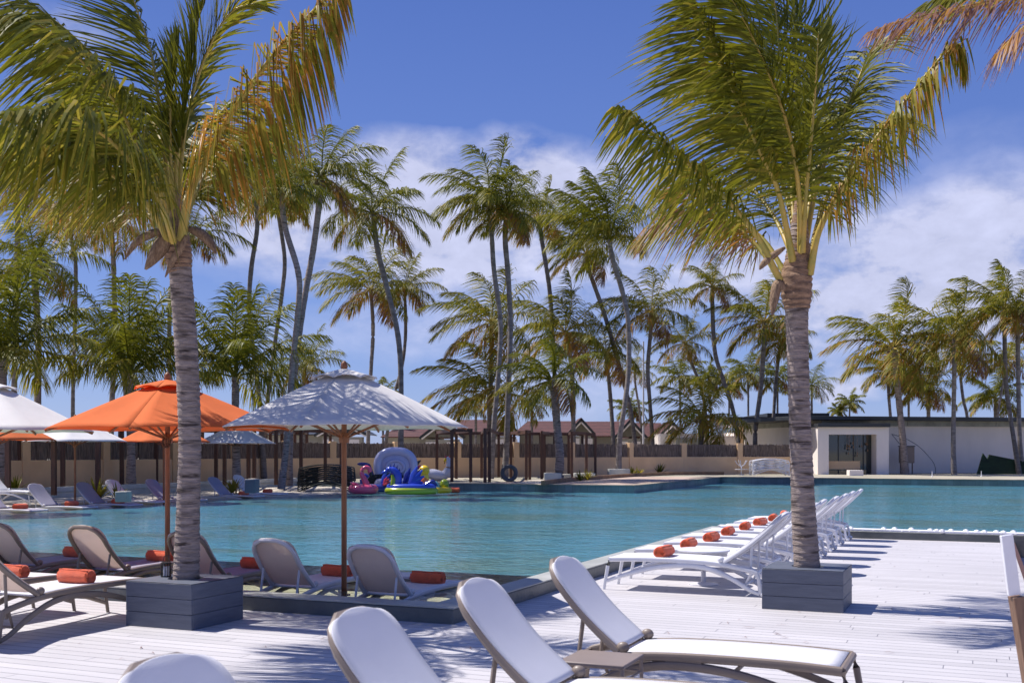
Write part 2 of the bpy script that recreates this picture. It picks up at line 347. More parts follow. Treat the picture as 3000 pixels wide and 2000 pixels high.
def tile_mat(name, c, c2, sx=.3, sz=.3, line=(.2,.22,.22), rough=.5, patch=1.2):
    m = mat(name, c, rough, c2=c2, vscale=patch, detail=6, bump=.15); nt, N, L = nodes(m); b = N['Principled BSDF']
    src = b.inputs['Base Color'].links[0].from_socket
    tc = N.new('ShaderNodeTexCoord'); br = N.new('ShaderNodeTexBrick'); br.offset = 0.0; br.inputs['Scale'].default_value = 1
    br.inputs['Brick Width'].default_value = sx; br.inputs['Row Height'].default_value = sz; br.inputs['Mortar Size'].default_value = .006
    br.inputs['Color1'].default_value = (1,1,1,1); br.inputs['Color2'].default_value = (.78,.78,.78,1); br.inputs['Mortar'].default_value = (.45,.45,.45,1)
    sp = N.new('ShaderNodeSeparateXYZ'); L.new(tc.outputs['Object'], sp.inputs[0]); ad = N.new('ShaderNodeMath'); L.new(sp.outputs[0], ad.inputs[0]); L.new(sp.outputs[1], ad.inputs[1])
    cb = N.new('ShaderNodeCombineXYZ'); L.new(ad.outputs[0], cb.inputs[0]); L.new(sp.outputs[2], cb.inputs[1]); L.new(cb.outputs[0], br.inputs[0])
    mx = N.new('ShaderNodeMixRGB'); mx.blend_type = 'MULTIPLY'; mx.inputs[0].default_value = 1; L.new(src, mx.inputs[1]); L.new(br.outputs[0], mx.inputs[2]); L.new(mx.outputs[0], b.inputs['Base Color'])
    return m
def roof_mat():
    m = mat('maroon_roof_tiles', (.115,.040,.036), .8, c2=(.075,.027,.026), vscale=3, detail=5); nt, N, L = nodes(m); b = N['Principled BSDF']
    tc = N.new('ShaderNodeTexCoord'); sp = N.new('ShaderNodeSeparateXYZ'); L.new(tc.outputs['Object'], sp.inputs[0])
    w = N.new('ShaderNodeMath'); w.operation = 'MULTIPLY'; w.inputs[1].default_value = 1/.24; L.new(sp.outputs[2], w.inputs[0])
    f = N.new('ShaderNodeMath'); f.operation = 'FRACT'; L.new(w.outputs[0], f.inputs[0])
    rp = N.new('ShaderNodeValToRGB'); rp.color_ramp.elements[0].color = (.45,.45,.45,1); rp.color_ramp.elements[0].position = .08; rp.color_ramp.elements[1].position = .22; rp.color_ramp.elements[1].color = (1,1,1,1); L.new(f.outputs[0], rp.inputs[0])
    src = b.inputs['Base Color'].links[0].from_socket
    mx = N.new('ShaderNodeMixRGB'); mx.blend_type = 'MULTIPLY'; mx.inputs[0].default_value = 1; L.new(src, mx.inputs[1]); L.new(rp.outputs[0], mx.inputs[2]); L.new(mx.outputs[0], b.inputs['Base Color'])
    bp = N.new('ShaderNodeBump'); bp.inputs['Distance'].default_value = .04; L.new(f.outputs[0], bp.inputs['Height']); L.new(bp.outputs[0], b.inputs['Normal'])
    return m
M['deck'] = deck_mat(); M['water'] = water_mat(True); M['shallow'] = water_mat(False); M['roof'] = roof_mat()
M['wall_tile'] = tile_mat('grey_green_wall_tiles', (.25,.29,.27), (.14,.19,.185))
M['pool_floor'] = mat('teal_pool_floor', (.055,.40,.46), .7, c2=(.04,.27,.29), vscale=.22, vs=(1,1,1), detail=5)
M['ledge'] = mat('sandy_pool_ledge', (.66,.58,.40), .7, c2=(.50,.44,.30), vscale=1.5, detail=7)
M['stick'] = mat('weathered_sticks', (.32,.245,.20), .9, c2=(.10,.075,.06), vscale=9, vs=(3,3,.35), detail=6)

RZ = -TH
def uvobj(mb, name, m, kind='structure', **k):
    o = mb.build(name, m, loc=K0, rz=RZ, **k)
    if kind: tag(o, kind=kind)
    return o
def rect(mb, v0, v1, u0, u1, z):
    mb.add([(v0,u0,z),(v1,u0,z),(v1,u1,z),(v0,u1,z)], [(0,1,2,3)])
WL = 0.09; BT = 0.36
# ground beyond the pool, one level sheet to the horizon
g = MB()
rect(g, -4000, 4000, 44.1, 6000, BT); rect(g, -4000, -21.7, -60, 44.1, BT); rect(g, -21.7, -7.5, 29.5, 44.1, BT); rect(g, 34, 4000, -60, 44.1, BT)
rect(g, -4000, 4000, -4000, -60, BT)
uvobj(g, 'ground', M['ground'], smooth=False)
d = MB()
rect(d, -25, 5.0, -25, 0, 0); rect(d, 0, 5.0, 0, 12.0, 0)
uvobj(d, 'deck', M['deck'], smooth=False)
pv = MB(); rect(pv, 5.06, 34, -25, 12.0, -.25)
uvobj(pv, 'lower_paving', mat('cream_paving', (.66,.56,.50), .8, var=.15, vscale=2), smooth=False)
de = MB(); de.box((5.03, -6.5, -.13), (.06, 37, .27)); uvobj(de, 'deck_edge', M['dark_wood'])
# pool basin
f = MB(); rect(f, -24.6, -.3, .3, 43.7, -1.15); rect(f, -.3, 34, 12.3, 43.7, -1.15)
uvobj(f, 'pool_floor', M['pool_floor'], smooth=False)
l = MB(); l.box((-12.6, 1.75, -.685), (24.3, 2.9, .93)); l.box((-18.95, 18.4, -.67), (4.3, 30.4, .93), 0)
l.prism([(-16.8,3.4),(-16.8,21.0),(-15.7,27),(-14.2,29.28),(-16.79,29.28),(-16.79,3.4)], -1.13, -.16)
uvobj(l, 'pool_ledge', M['ledge'], smooth=False)
k = MB()
k.box((-12.5, .15, -.5), (25, .3, 1.28)); k.box((-.15, 6.15, -.5), (.3, 11.7, 1.28)); k.box((16.85, 12.15, -.5), (34.3, .3, 1.28))
uvobj(k, 'pool_kerb', [M['stone_dark']], bevel=.015)
kt = MB(); kt.box((-12.5, .15, .147), (25.02, .312, .012)); kt.box((-.15, 6.16, .147), (.312, 11.68, .012))
uvobj(kt, 'kerb_coping', M['stone_top'])
w = MB()
w.box((15.0, 43.9, -.4), (45, .4, 1.52)); w.box((-7.3, 36.7, -.4), (.4, 14.0, 1.52)); w.box((-10.85, 29.5, -.4), (7.5, .4, 1.52)); w.box((-18.3, 29.38, -.4), (7.35, .16, 1.52))
uvobj(w, 'pool_wall', M['wall_tile'], smooth=False)
wc = MB(); wc.box((15.0, 43.95, .372), (45, .56, .025)); wc.box((-7.33, 36.6, .372), (.5, 14.1, .025)); wc.box((-10.85, 29.53, .372), (7.5, .5, .025))
uvobj(wc, 'wall_coping', mat('tan_coping_stone', (.42,.33,.24), .7, c2=(.30,.24,.18), vscale=2), bevel=.006)
wt = MB()
wt.add([(-17.0,3.2,WL),(-.3,3.2,WL),(-.3,12.3,WL),(34,12.3,WL),(34,43.7,WL),(-7.1,43.7,WL),(-7.1,29.3,WL),(-7.1,12.3,WL),(-14.0,29.3,WL),(-17.0,21.5,WL),(-17.0,12.3,WL)],
       [(0,1,2,7,10),(2,3,4,5,6,7),(10,7,6,8,9)])
sw = MB(); rect(sw, -25, -.3, .3, 3.2, WL); sw.add([(-25,3.2,WL),(-17,3.2,WL),(-17,21.5,WL),(-14,29.3,WL),(-25,29.3,WL)], [(0,1,2,3,4)]); uvobj(sw, 'shallow_water', M['shallow'], smooth=False)
uvobj(wt, 'pool_water', M['water'], smooth=False)
# sandy bank left of the pool, sloping out of the water; its edge wanders
bk = MB()
edge = [(-19.6,4),(-19.6,13),(-19.3,16.5),(-18.6,19.2),(-17.6,20.9),(-16.6,22.6),(-15.9,25.2),(-15.3,27.4),(-14.6,29.3)]
edge = [tuple(p)[:2] for p in catmull([(a,b,0) for a,b in edge], 5)]
vs = []; fs = []
for i, (a, b_) in enumerate(edge):
    vs += [(a, b_, -.3), (a-.02, b_, .13), (a-.5, b_, .15), (-21.72, b_, .18)]
for i in range(len(edge)-1):
    for j in range(3): fs.append((i*4+j, (i+1)*4+j, (i+1)*4+j+1, i*4+j+1))
bk.add(vs, fs); uvobj(bk, 'sandy_bank', M['sand'])
# promontory terrace finish and its rusty edging
t = MB(); t.box((-10.5, 36.8, .3665), (5.9, 13.6, .011)); uvobj(t, 'terrace', M['terrace'])
EDGE = [G(1590,1421,.36), G(1660,1412,.36), G(1740,1405,.36), G(1830,1398,.36), G(1900,1394,.36), G(1990,1391,.36), G(2120,1390.5,.36)]
e = MB(); pts = catmull(EDGE, 5)
for a, b_ in zip(pts[:-1], pts[1:]): e.bar(a+Vector((0,0,.09)), b_+Vector((0,0,.09)), .14, .17)
tag(e.build('rusty_edging', M['rust_edge']), kind='structure')
sb = MB(); vs = []; fs = []
for i, p in enumerate(pts):
    vs += [p+Vector((0,.08,.02)), Vector((p.x+.1*i/len(pts)-1.0*(i<4), p.y+2.2+7*math.sin(i/len(pts)*3.1), .385))]
for i in range(len(pts)-1): fs.append((2*i, 2*i+2, 2*i+3, 2*i+1))
sb.add(vs, fs); tag(sb.build('sand_bed', M['sand']), kind='structure')
# white pebbles on the far kerb of the deck
pb = MB()
pb.box((4.65, 12.15, .155), (9.7, .27, .035))
for i in range(2200):
    v = random.uniform(-.2, 9.5); u = random.uniform(12.02, 12.28); r_ = random.uniform(.008, .019) if random.random() < .985 else .042
    pb.ell((v, u, .14+r_*.7), (r_*1.3, r_*1.1, r_), 6, 4)
o = uvobj(pb, 'white_pebbles', mat('white_pebble', (.82,.81,.82), .7), kind='stuff'); tag(o, 'strip of loose white pebbles lying on the stone kerb between deck and pool', 'pebbles')
# low white wall of the back planting bed
lw = MB(); lw.box((0,0,.30), (.22, 21.5, .42)); 
o = lw.build('low_wall', M['pale_concrete'], loc=UV(-21.85, 19.2), rz=RZ, bevel=.012)
tag(o, 'long low pale bench wall running behind the far left sun loungers', 'low wall')
# ------------------------------------------------------------------ sun loungers
def lounger(frame, sling, back=None, ang=41.0, blen=.80):
    back = back or sling
    t = empty('sun_lounger', (0,0,0)); w = .275; wi = .245; an = R(ang); P0 = Vector((1.33, 0, .37))
    rail = catmull([(0,0,.352),(.35,0,.366),(.9,0,.366),(1.3,0,.343),(1.62,0,.288),(1.70,0,.262)], 4)
    rz = lambda s: next((a.z+(b.z-a.z)*(s-a.x)/(b.x-a.x) for a, b in zip(rail[:-1], rail[1:]) if a.x <= s <= b.x), .3)
    arch = catmull([(-.035,0,.10),(.25,0,.20),(.58,0,.285),(.92,0,.315),(1.18,0,.285),(1.42,0,.19),(1.62,0,.075),(1.73,0,.03)], 4)
    for sg in (-1, 1):
        m = MB(); off = Vector((0, sg*w, 0))
        m.tube([p+off for p in rail], .028, 8, flat=.75)
        m.tube([p+off for p in arch], [.020+.010*math.sin(math.pi*i/(len(arch)-1)) for i in range(len(arch))], 8, flat=.75)
        m.box((.92, sg*w, .335), (.22,.022,.03))
        m.build('side_frame', frame, t)
        m = MB(); m.tube([(0,sg*w,.352),(-.02,sg*w,.28),(-.07,sg*w,0)], [.024,.022,.019], 8, flat=.75).build('leg', frame, t)
        m = MB(); m.tube([(1.69,sg*w,.275),(1.72,sg*w,.20),(1.74,sg*w,.04)], [.026,.022,.022], 8, flat=.75)
        lg = m.build('leg', frame, t); MB().ell((1.765, sg*w, .032), (.034,.026,.032), 10, 6).build('foot', frame, lg)
        m = MB(); m.ell((1.30, sg*(w-.005), .40), (.042,.03,.035), 10, 7).build('hinge', frame, t)
    m = MB()
    m.tube([(0,-w,.352),(0,w,.352)], .024, 8).build('crossbar', frame, t); MB().tube([(1.70,-w,.268),(1.70,w,.268)], .018, 8).build('crossbar', frame, t); MB().tube([(.62,-w,.295),(.62,w,.295)], .014, 6).build('crossbar', frame, t)
    m = MB(); m.grid(lambda a, b: (.02+a*1.31, (b*2-1)*wi*1.03, rz(.02+a*1.31)+.018-.012*math.sin(math.pi*b)*math.sin(math.pi*a)), 18, 6)
    m.build('seat', sling, t, solid=.012)
    # backrest: direction along the back and its outward normal
    D = Vector((math.cos(an), 0, math.sin(an))); Nn = Vector((-math.sin(an), 0, math.cos(an)))
    curve = lambda q: P0 + D*q*blen - Nn*(.035*math.sin(math.pi*min(q,1))) + Vector((.03*q*q, 0, 0))
    rc = .14; loop = []
    for q in np.linspace(0, 1-rc/blen, 8): loop.append(curve(q)+Vector((0,-w+.03*q,0)))
    for a in (25, 50, 75):
        loop.append(curve(1-rc/blen+rc/blen*math.sin(R(a)))+Vector((0,-w+.03+rc*(1-math.cos(R(a))),0)))
    for yy in (-.10, 0, .10): loop.append(curve(1.0+.03*(1-(yy/.25)**2))+Vector((0,yy,0)))
    loop += [Vector((p.x,-p.y,p.z)) for p in loop[:11][::-1]]
    MB().tube(loop, .024, 8).build('back_frame', frame, t)
    def bs(a, b):
        y = (b*2-1); q = .01+(1-(1-a)**1.7)*(.995+.035*(1-y*y)*a**5); ww = w-.006
        dd = (q-(1-rc/blen))/(rc/blen); ww2 = ww-(.0 if dd <= 0 else rc*(1-max(0,1-min(dd,1)**2.4)**(1/2.4))*.92)
        return curve(q)+Nn*(.026-.010*(1-y*y)*(1-a))+Vector((0, y*ww2, 0))
    MB().grid(bs, 34, 10).build('backrest', back, t, solid=.012)
    m = MB(); q0 = curve(.46)
    for sg in (-1, 1): m.tube([q0+Vector((0,sg*.23,-.01)), (1.62,sg*.23,.20)], .014, 6)
    m.tube([(1.60,-.23,.22),(1.60,.23,.22)], .013, 6); m.tube([(1.64,-w,.27),(1.56,-.23,.12),(1.56,.23,.12),(1.64,w,.27)], .013, 6)
    m.build('brace', frame, t)
    return t
def place(src, v, u, z, a, label, group, cat='sun lounger', first=[]):
    o = src if src.name not in first else copy_tree(src)
    first.append(src.name)
    o.location = UV(v, u, z); o.rotation_euler = (0, 0, RZ+R(a)); tag(o, label, cat, group); return o
def towel():
    m = MB(); n = 26; r = .064; L_ = .345
    prof = [(.0,-.5),( .35,-.5),(.6,-.497),(.85,-.495),(1,-.46),(1.03,-.2),(1.0,0),(1.03,.22),(1,.46),(.85,.495),(.6,.497),(.35,.5),(0,.5)]
    vs = []; fs = []
    for i, (q, x) in enumerate(prof):
        for j in range(n):
            a = 2*math.pi*j/n; rr = q*r*(1+.035*math.sin(3*a+i)+.02*math.sin(7*a+2*i))
            vs.append((rr*math.cos(a)*1.06, x*L_, max(-r*.93, rr*math.sin(a))))
    for i in range(len(prof)-1):
        for j in range(n): fs.append((i*n+j, i*n+(j+1)%n, (i+1)*n+(j+1)%n, (i+1)*n+j))
    m.add(vs, fs)
    m.tube([(math.cos(R(a))*r*1.07, L_*q, math.sin(R(a))*r*1.07) for q, a in ((-.48,62),(-.2,60),(.1,61),(.48,59))], .006, 5)
    for e in (-1, 1):   # rolled layers showing as a spiral ridge at each end
        m.tube([(r*(.12+.055*k/2)*math.cos(k*.7), e*L_*.502, r*(.12+.055*k/2)*math.sin(k*.7)) for k in range(29)], .0042, 5)
    return m.build('rolled_towel', M['towel'])
TW = towel(); TWN = []
def put_towel(lo, s, label, dy=0.0, dz=0.0, group='rolled orange towels on the sun loungers', tilt=0.0, k=1.0):
    o = TW if not TWN else TW.copy()
    if TWN: col.objects.link(o)
    TWN.append(1)
    mw = Matrix.LocRotScale(lo.location, lo.rotation_euler.to_quaternion(), None)
    o.location = mw @ Vector((s, dy, .442+dz)); o.rotation_euler = (0, 0, lo.rotation_euler.z+R(tilt)); o.scale = (k, k, k)
    tag(o, label, 'towel', group); return o

LW = lounger(M['white_metal'], M['white_sling'])
ords = ['nearest', 'second nearest', 'third nearest', 'fourth nearest', 'fifth nearest', 'sixth nearest', 'seventh nearest', 'farthest']
row = []
for i in range(8):
    lb = (ords[i]+' white sun lounger in the row on the deck by the right palm')
    o = place(LW, .52+random.uniform(-.03,.03), 3.30+1.175*i, 0, 0 + random.uniform(-.8,.8), lb, 'white sun loungers in a row on the deck'); row.append(o)
    tw = put_towel(o, .60+random.uniform(-.03,.03), 'rolled orange towel on the '+ords[i]+' white lounger of the row by the right palm', tilt=random.uniform(-10,10), k=1.06)
LT = lounger(M['taupe_metal'], M['white_sling'], ang=48, blen=.68)
fg = [(-2.39,'taupe framed white lounger in front, rightmost, its foot end in view'),(-3.74,'taupe framed white lounger cut by the bottom edge, left of the taupe side table'),
      (-4.97,'large front lounger back rising from the bottom edge between its two neighbours'),(-6.20,'front lounger showing only the top of its back at the bottom left')]
for u, lb in fg: place(LT, 3.78, u, 0, 180, lb, 'taupe framed sun loungers in the foreground')
LB = lounger(M['taupe_metal'], M['white_sling'], M['tan_sling'], ang=41)
d1 = place(LB, -3.24, -.73, 0, -90, 'taupe lounger on the deck left of the grey planter with sunlit white seat', 'taupe sun loungers left of the planter')
put_towel(d1, .62, 'big rolled orange towel on the white seat left of the grey planter', k=1.06)
d2 = place(LB, -4.16, -.80, 0, -90, 'taupe lounger at the left edge, mostly out of view, behind the nearest left one', 'taupe sun loungers left of the planter')
put_towel(d2, .45, 'rolled orange towel half hidden by the frame of the leftmost deck lounger', k=1.0)
LG = lounger(M['grey_metal'], M['white_sling'], M['tan_sling'], ang=52, blen=.65)
g1 = place(LG, -1.19, 2.20, -.25, -90, 'pale lounger with beige back right of the wooden pole, standing in the shallow water', 'loungers standing in the shallow water in front')
g2 = place(LG, -2.40, 2.25, -.23, -90, 'pale lounger with half sunlit beige back left of the wooden pole in the water', 'loungers standing in the shallow water in front')
LH = lounger(M['taupe_metal'], M['grey_sling'], M['tan_sling'], ang=52, blen=.65)
g3 = place(LH, -3.63, 2.35, -.20, -90, 'brown backed lounger in the water partly hidden behind the left palm trunk', 'loungers standing in the shallow water in front')
g4 = place(LH, -5.10, 2.35, -.17, -90, 'brown backed lounger in the water with its whole back in view left of the trunk', 'loungers standing in the shallow water in front')
g5 = place(LH, -6.50, 2.35, -.17, -90, 'brown backed lounger in the water at the left edge of the photo', 'loungers standing in the shallow water in front')
for g_, lb in ((g1,'rolled orange towel right of the white parasol pole on the rightmost water lounger'),(g2,'rolled orange towel directly behind the white parasol pole'),
               (g3,'rolled orange towel just right of the left palm trunk'),(g4,'rolled orange towel just left of the left palm trunk'),(g5,'rolled orange towel behind the top of the whole brown lounger back')):
    put_towel(g_, .42, lb, k=1.12)
# far left bank
LF = lounger(M['grey_metal'], M['grey_sling'], ang=44)
far = [(9.7,-.22,LF,'grey lounger in the water at the far left edge, lowest of the far row',None),
       (11.3,-.22,LF,'grey lounger in the far water with its back cut by the left edge','orange towel on the far water lounger nearest the left edge'),
       (13.0,-.22,LF,'whole grey lounger in the far water left of the far parasol pole','orange towel just left of the pole of the shaded white far parasol'),
       (14.5,-.22,LF,'grey lounger in the far water right of the far parasol pole','orange towel on the lounger right of the shaded white far parasol'),
       (15.9,-.20,None,'sunlit white lounger on the far bank left of the orange parasol pole',None),
       (17.3,-.20,LF,'grey lounger on the far bank just left of the orange parasol pole','orange towel low behind the orange parasol pole on the far bank'),
       (20.3,-.20,LF,'shaded grey lounger on the far bank right of the left palm trunk','orange towel on the shaded far lounger right of the left palm trunk'),
       (21.9,-.18,None,'white backed lounger on the far bank under the farthest white parasol','small orange towel on the last lounger of the far bank')]
LFW = lounger(M['white_metal'], M['white_sling'], ang=46)
for u, z, src, lb, tl in far:
    o = place(src or LFW, -17.0+random.uniform(-.1,.1)-(.3 if src is None else 0), u, z, 180+random.uniform(-2,2), lb, 'sun loungers along the far left bank')
    if tl: put_towel(o, .62, tl, k=1.15)
o = place(LFW, -19.2, 13.2, .15, 180, 'white sunlit lounger with arched legs on the bank at the far left', 'sun loungers along the far left bank')

# ------------------------------------------------------------------ tables
def side_table(m, s=.38, z=.40):
    t = empty('side_table', (0,0,0)); MB().box((0,0,z-.012), (s,s,.022)).build('table_top', m, t, bevel=.006)
    a = s/2-.015
    for x in (-a, a):
        for y in (-a, a): MB().tube([(x,y,z-.02),(x*1.05,y*1.05,0)], .012, 6).build('leg', m, t)
    MB().tube([(-a,-a,z-.10),(a,-a,z-.10),(a,a,z-.10),(-a,a,z-.10)], .008, 5, closed=True).build('stretcher', m, t)
    for x in (-.10, .02, .12): pass
    return t
st = side_table(mat('taupe_table_metal', (.26,.205,.18), .5, var=.1), .40, .40); st.location = UV(2.46, -3.02); st.rotation_euler = (0,0,RZ)
tag(st, 'small square taupe side table standing between the two right front loungers', 'side table')
rt = thing('round_table', 'low round white table between the two nearest white loungers of the row', 'table', UV(1.43, 3.92), RZ)
MB().lathe([(.005,.40),(.29,.40),(.315,.41),(.315,.425),(.30,.432),(.005,.432)], n=32).build('table_top', M['white_metal'], rt)
MB().lathe([(.18,0),(.18,.012),(.03,.03),(.025,.40)], n=16).build('pedestal', M['grey_metal'], rt)
wt_ = thing('side_table', 'small white table between the two water loungers by the wooden pole', 'side table', UV(-1.62, 1.95, -.24), RZ)
MB().box((0,0,.42), (.42,.42,.03)).build('table_top', M['grey_metal'], wt_, bevel=.01); MB().box((.08,0,.2), (.06,.30,.40)).build('leg', M['grey_metal'], wt_)

# ------------------------------------------------------------------ planters
def planter(v, u, s, h, name_lb, slot=False):
    t = thing('tree_planter', name_lb, 'planter', UV(v, u), RZ)
    hb = h/3
    m = MB(); 
    for i in range(3):
        m.box((0, -s/2+.014, hb*(i+.5)), (s, .028, hb-.003)); m.box((0, s/2-.014, hb*(i+.5)), (s, .028, hb-.003))
        m.box((-s/2+.014, 0, hb*(i+.5)), (.028, s-.058, hb-.003)); m.box((s/2-.014, 0, hb*(i+.5)), (.028, s-.058, hb-.003))
    m.build('side_boards', M['planter'], t, bevel=.003)
    m = MB(); a = s/2; r = .165; n = 24   # top lid with a round hole for the trunk
    vs = []; fs = []
    for i in range(n):
        th = 2*math.pi*i/n+.0001; c, s_ = math.cos(th), math.sin(th); k = a/max(abs(c), abs(s_))
        vs += [(r*c, r*s_, h+.004), (k*c*.995, k*s_*.995, h+.004), (r*c, r*s_, h-.02)]
    for i in range(n):
        j = (i+1)%n; fs += [(3*i, 3*i+1, 3*j+1, 3*j), (3*i+2, 3*i, 3*j, 3*j+2)]
    m.add(vs, fs); m.build('lid', M['planter'], t, smooth=False)
    MB().lathe([(.001,h-.035),(r+.02,h-.035)], n=20).build('soil', mat('dark_soil', (.05,.04,.03), .95), t)
    return t
PLR = planter(2.85, 2.55, .80, .41, 'grey boarded square planter at the foot of the right palm on the deck')
PLL = planter(-2.37, -.87, .75, .41, 'grey boarded square planter at the foot of the left palm beside taupe lounger')
# lantern on the left planter
ln = thing('lantern', 'small dark metal candle lantern on the grey planter left of the palm trunk', 'lantern', UV(-2.62,-.85,.414), RZ)
m = MB()
for a in range(0, 360, 30): m.tube([(.045*math.cos(R(a)), .045*math.sin(R(a)), 0), (.045*math.cos(R(a)), .045*math.sin(R(a)), .13)], .0035, 5)
m.lathe([(.05,0),(.05,.008),(.001,.008)]); m.lathe([(.05,.125),(.052,.135),(.04,.14),(.035,.14)])
m.build('cage', M['black_plastic'], ln); MB().lathe([(.03,.01),(.03,.10),(.001,.10)]).build('candle', M['white_metal'], ln)
MB().tube([(0,-.045,.135),(0,-.03,.19),(0,0,.205),(0,.03,.19),(0,.045,.135)], .004, 5).build('handle', M['black_plastic'], ln)

# ------------------------------------------------------------------ parasols
def parasol(cloth, z0=0.0, rim=1.88, top=2.47, r=1.40, rot=0.0, tassel=False, sleeve=False, knot=False):
    t = empty('parasol', (0,0,0)); n = 8
    MB().tube([(0,0,z0),(0,0,top+.02)], .030, 14).build('pole', M['teak'], t)
    if sleeve:
        slv = MB().tube([(0,0,z0),(0,0,z0+.28)], .036, 14).build('base_sleeve', mat('brushed_steel', (.34,.32,.28), .45, metal=.5, var=.3), t)
        MB().ell((.05,0,z0+.24), (.022,.014,.014), 8, 6).build('clamp_knob', M['black_plastic'], slv)
    m = MB(); NR = 9; NA = 6
    def cp(a, q):       # angle in sectors, radius fraction
        k = math.floor(a+1e-9); fr = a-k; a0 = 2*math.pi*k/n+rot; a1 = a0+2*math.pi/n
        P_ = Vector((math.cos(a0),math.sin(a0),0))*(1-fr)+Vector((math.cos(a1),math.sin(a1),0))*fr
        rr = .15*r+(r-.15*r)*q; sag = math.sin(math.pi*fr)
        P_ = P_*rr*(1-.018*sag*q); z = top+(rim-top)*(q**1.06)
        return Vector((P_.x, P_.y, z-.045*sag*q*(1-q)*2.2+.018*sag*q**4))
    m.grid(lambda a, q: cp(min(a*n, n-1e-6), q), n*NA, NR)
    cnp = m.build('canopy', cloth, t, solid=.006)
    m = MB()
    def vp(a, q):
        k = math.floor(a+1e-9); fr = a-k; a0 = 2*math.pi*k/n+rot; a1 = a0+2*math.pi/n
        P_ = Vector((math.cos(a0),math.sin(a0),0))*(1-fr)+Vector((math.cos(a1),math.sin(a1),0))*fr
        rr = .03+.25*r*q; sag = math.sin(math.pi*fr)
        return Vector((P_.x*rr, P_.y*rr, top+.085-.115*q**1.15+.035*sag*q**2))
    m.grid(lambda a, q: vp(min(a*n, n-1e-6), q), n*6, 5)
    m.build('vent_cap', cloth, cnp, solid=.006)
    MB().lathe([(.004,top+.05),(.03,top+.075),(.038,top+.11),(.036,top+.14),(.024,top+.165),(.004,top+.178)], n=14).build('finial', M['teak'], t)
    for k in range(n):
        a = 2*math.pi*k/n+rot; c, s = math.cos(a), math.sin(a)
        m = MB(); m.bar((c*.05, s*.05, top-.04), (c*r*.99, s*r*.99, rim-.012), .018, .024); m.bar((c*.04, s*.04, rim-.10), (c*r*.55, s*r*.55, rim+(top-rim)*.42-.04), .015, .02)
        m.build('rib', M['teak'], t)
    MB().lathe([(.055,rim-.16),(.06,rim-.13),(.06,rim-.07),(.05,rim-.05)], n=14).build('hub', M['teak'], t)
    if tassel:
        m = MB()
        for i in range(9):
            a = i*.7; m.tube([(0,0,.0), (.025*math.cos(a),.025*math.sin(a),-.05),(.05*math.cos(a),.05*math.sin(a),-.10),(.035*math.cos(a),.035*math.sin(a),-.16),(.012*math.cos(a),.012*math.sin(a),-.18)], .006, 5)
        o = m.build('rope', mat('brown_rope', (.10,.045,.03), .9), t); o.location = (.0,-.035,rim-.03)
    return t
PW = parasol(M['white_cloth'], z0=-.22, rot=R(-90-9), sleeve=True, r=1.40, rim=1.86, top=2.43)
PW.location = (-1.86, 12.1, 0); tag(PW, 'large white parasol on a wooden pole in front, shaded by the left palm', 'parasol')
PO = parasol(M['orange_cloth'], z0=-.20, rot=R(-90+2), r=1.45, tassel=True, top=2.37, rim=1.86)
PO.location = (-4.10, 13.0, 0); tag(PO, 'large orange parasol behind the left palm trunk', 'parasol')
def par_copy(src, x, y, rz, label, z=0):
    o = copy_tree(src); o.location = (x, y, z); o.rotation_euler = (0,0,R(rz)); tag(o, label, 'parasol'); return o
par_copy(PW, -6.82, 14.2, 8, 'white sunlit parasol cut by the left edge of the photo')
PWF = parasol(M['white_cloth'], z0=-.2, rot=R(10)); PWF.location = (-12.2, 30.5, 0); tag(PWF, 'far white parasol in shade between two orange canopies on the left', 'parasol', 'parasols on the far bank')
o = copy_tree(PWF); o.location = (-9.6, 38.0, 0); o.rotation_euler = (0,0,R(14)); tag(o, 'farthest white parasol just right of the left palm trunk', 'parasol', 'parasols on the far bank')
POF = parasol(M['orange_cloth'], z0=-.2, rot=R(-4)); POF.location = (-10.2, 32.0, 0); tag(POF, 'far orange parasol showing below the large orange one', 'parasol', 'parasols on the far bank')
o = copy_tree(POF); o.location = (-12.4, 26.3, 0); tag(o, 'far orange parasol cut by the left edge of the photo', 'parasol', 'parasols on the far bank')
QUICK_BG = False
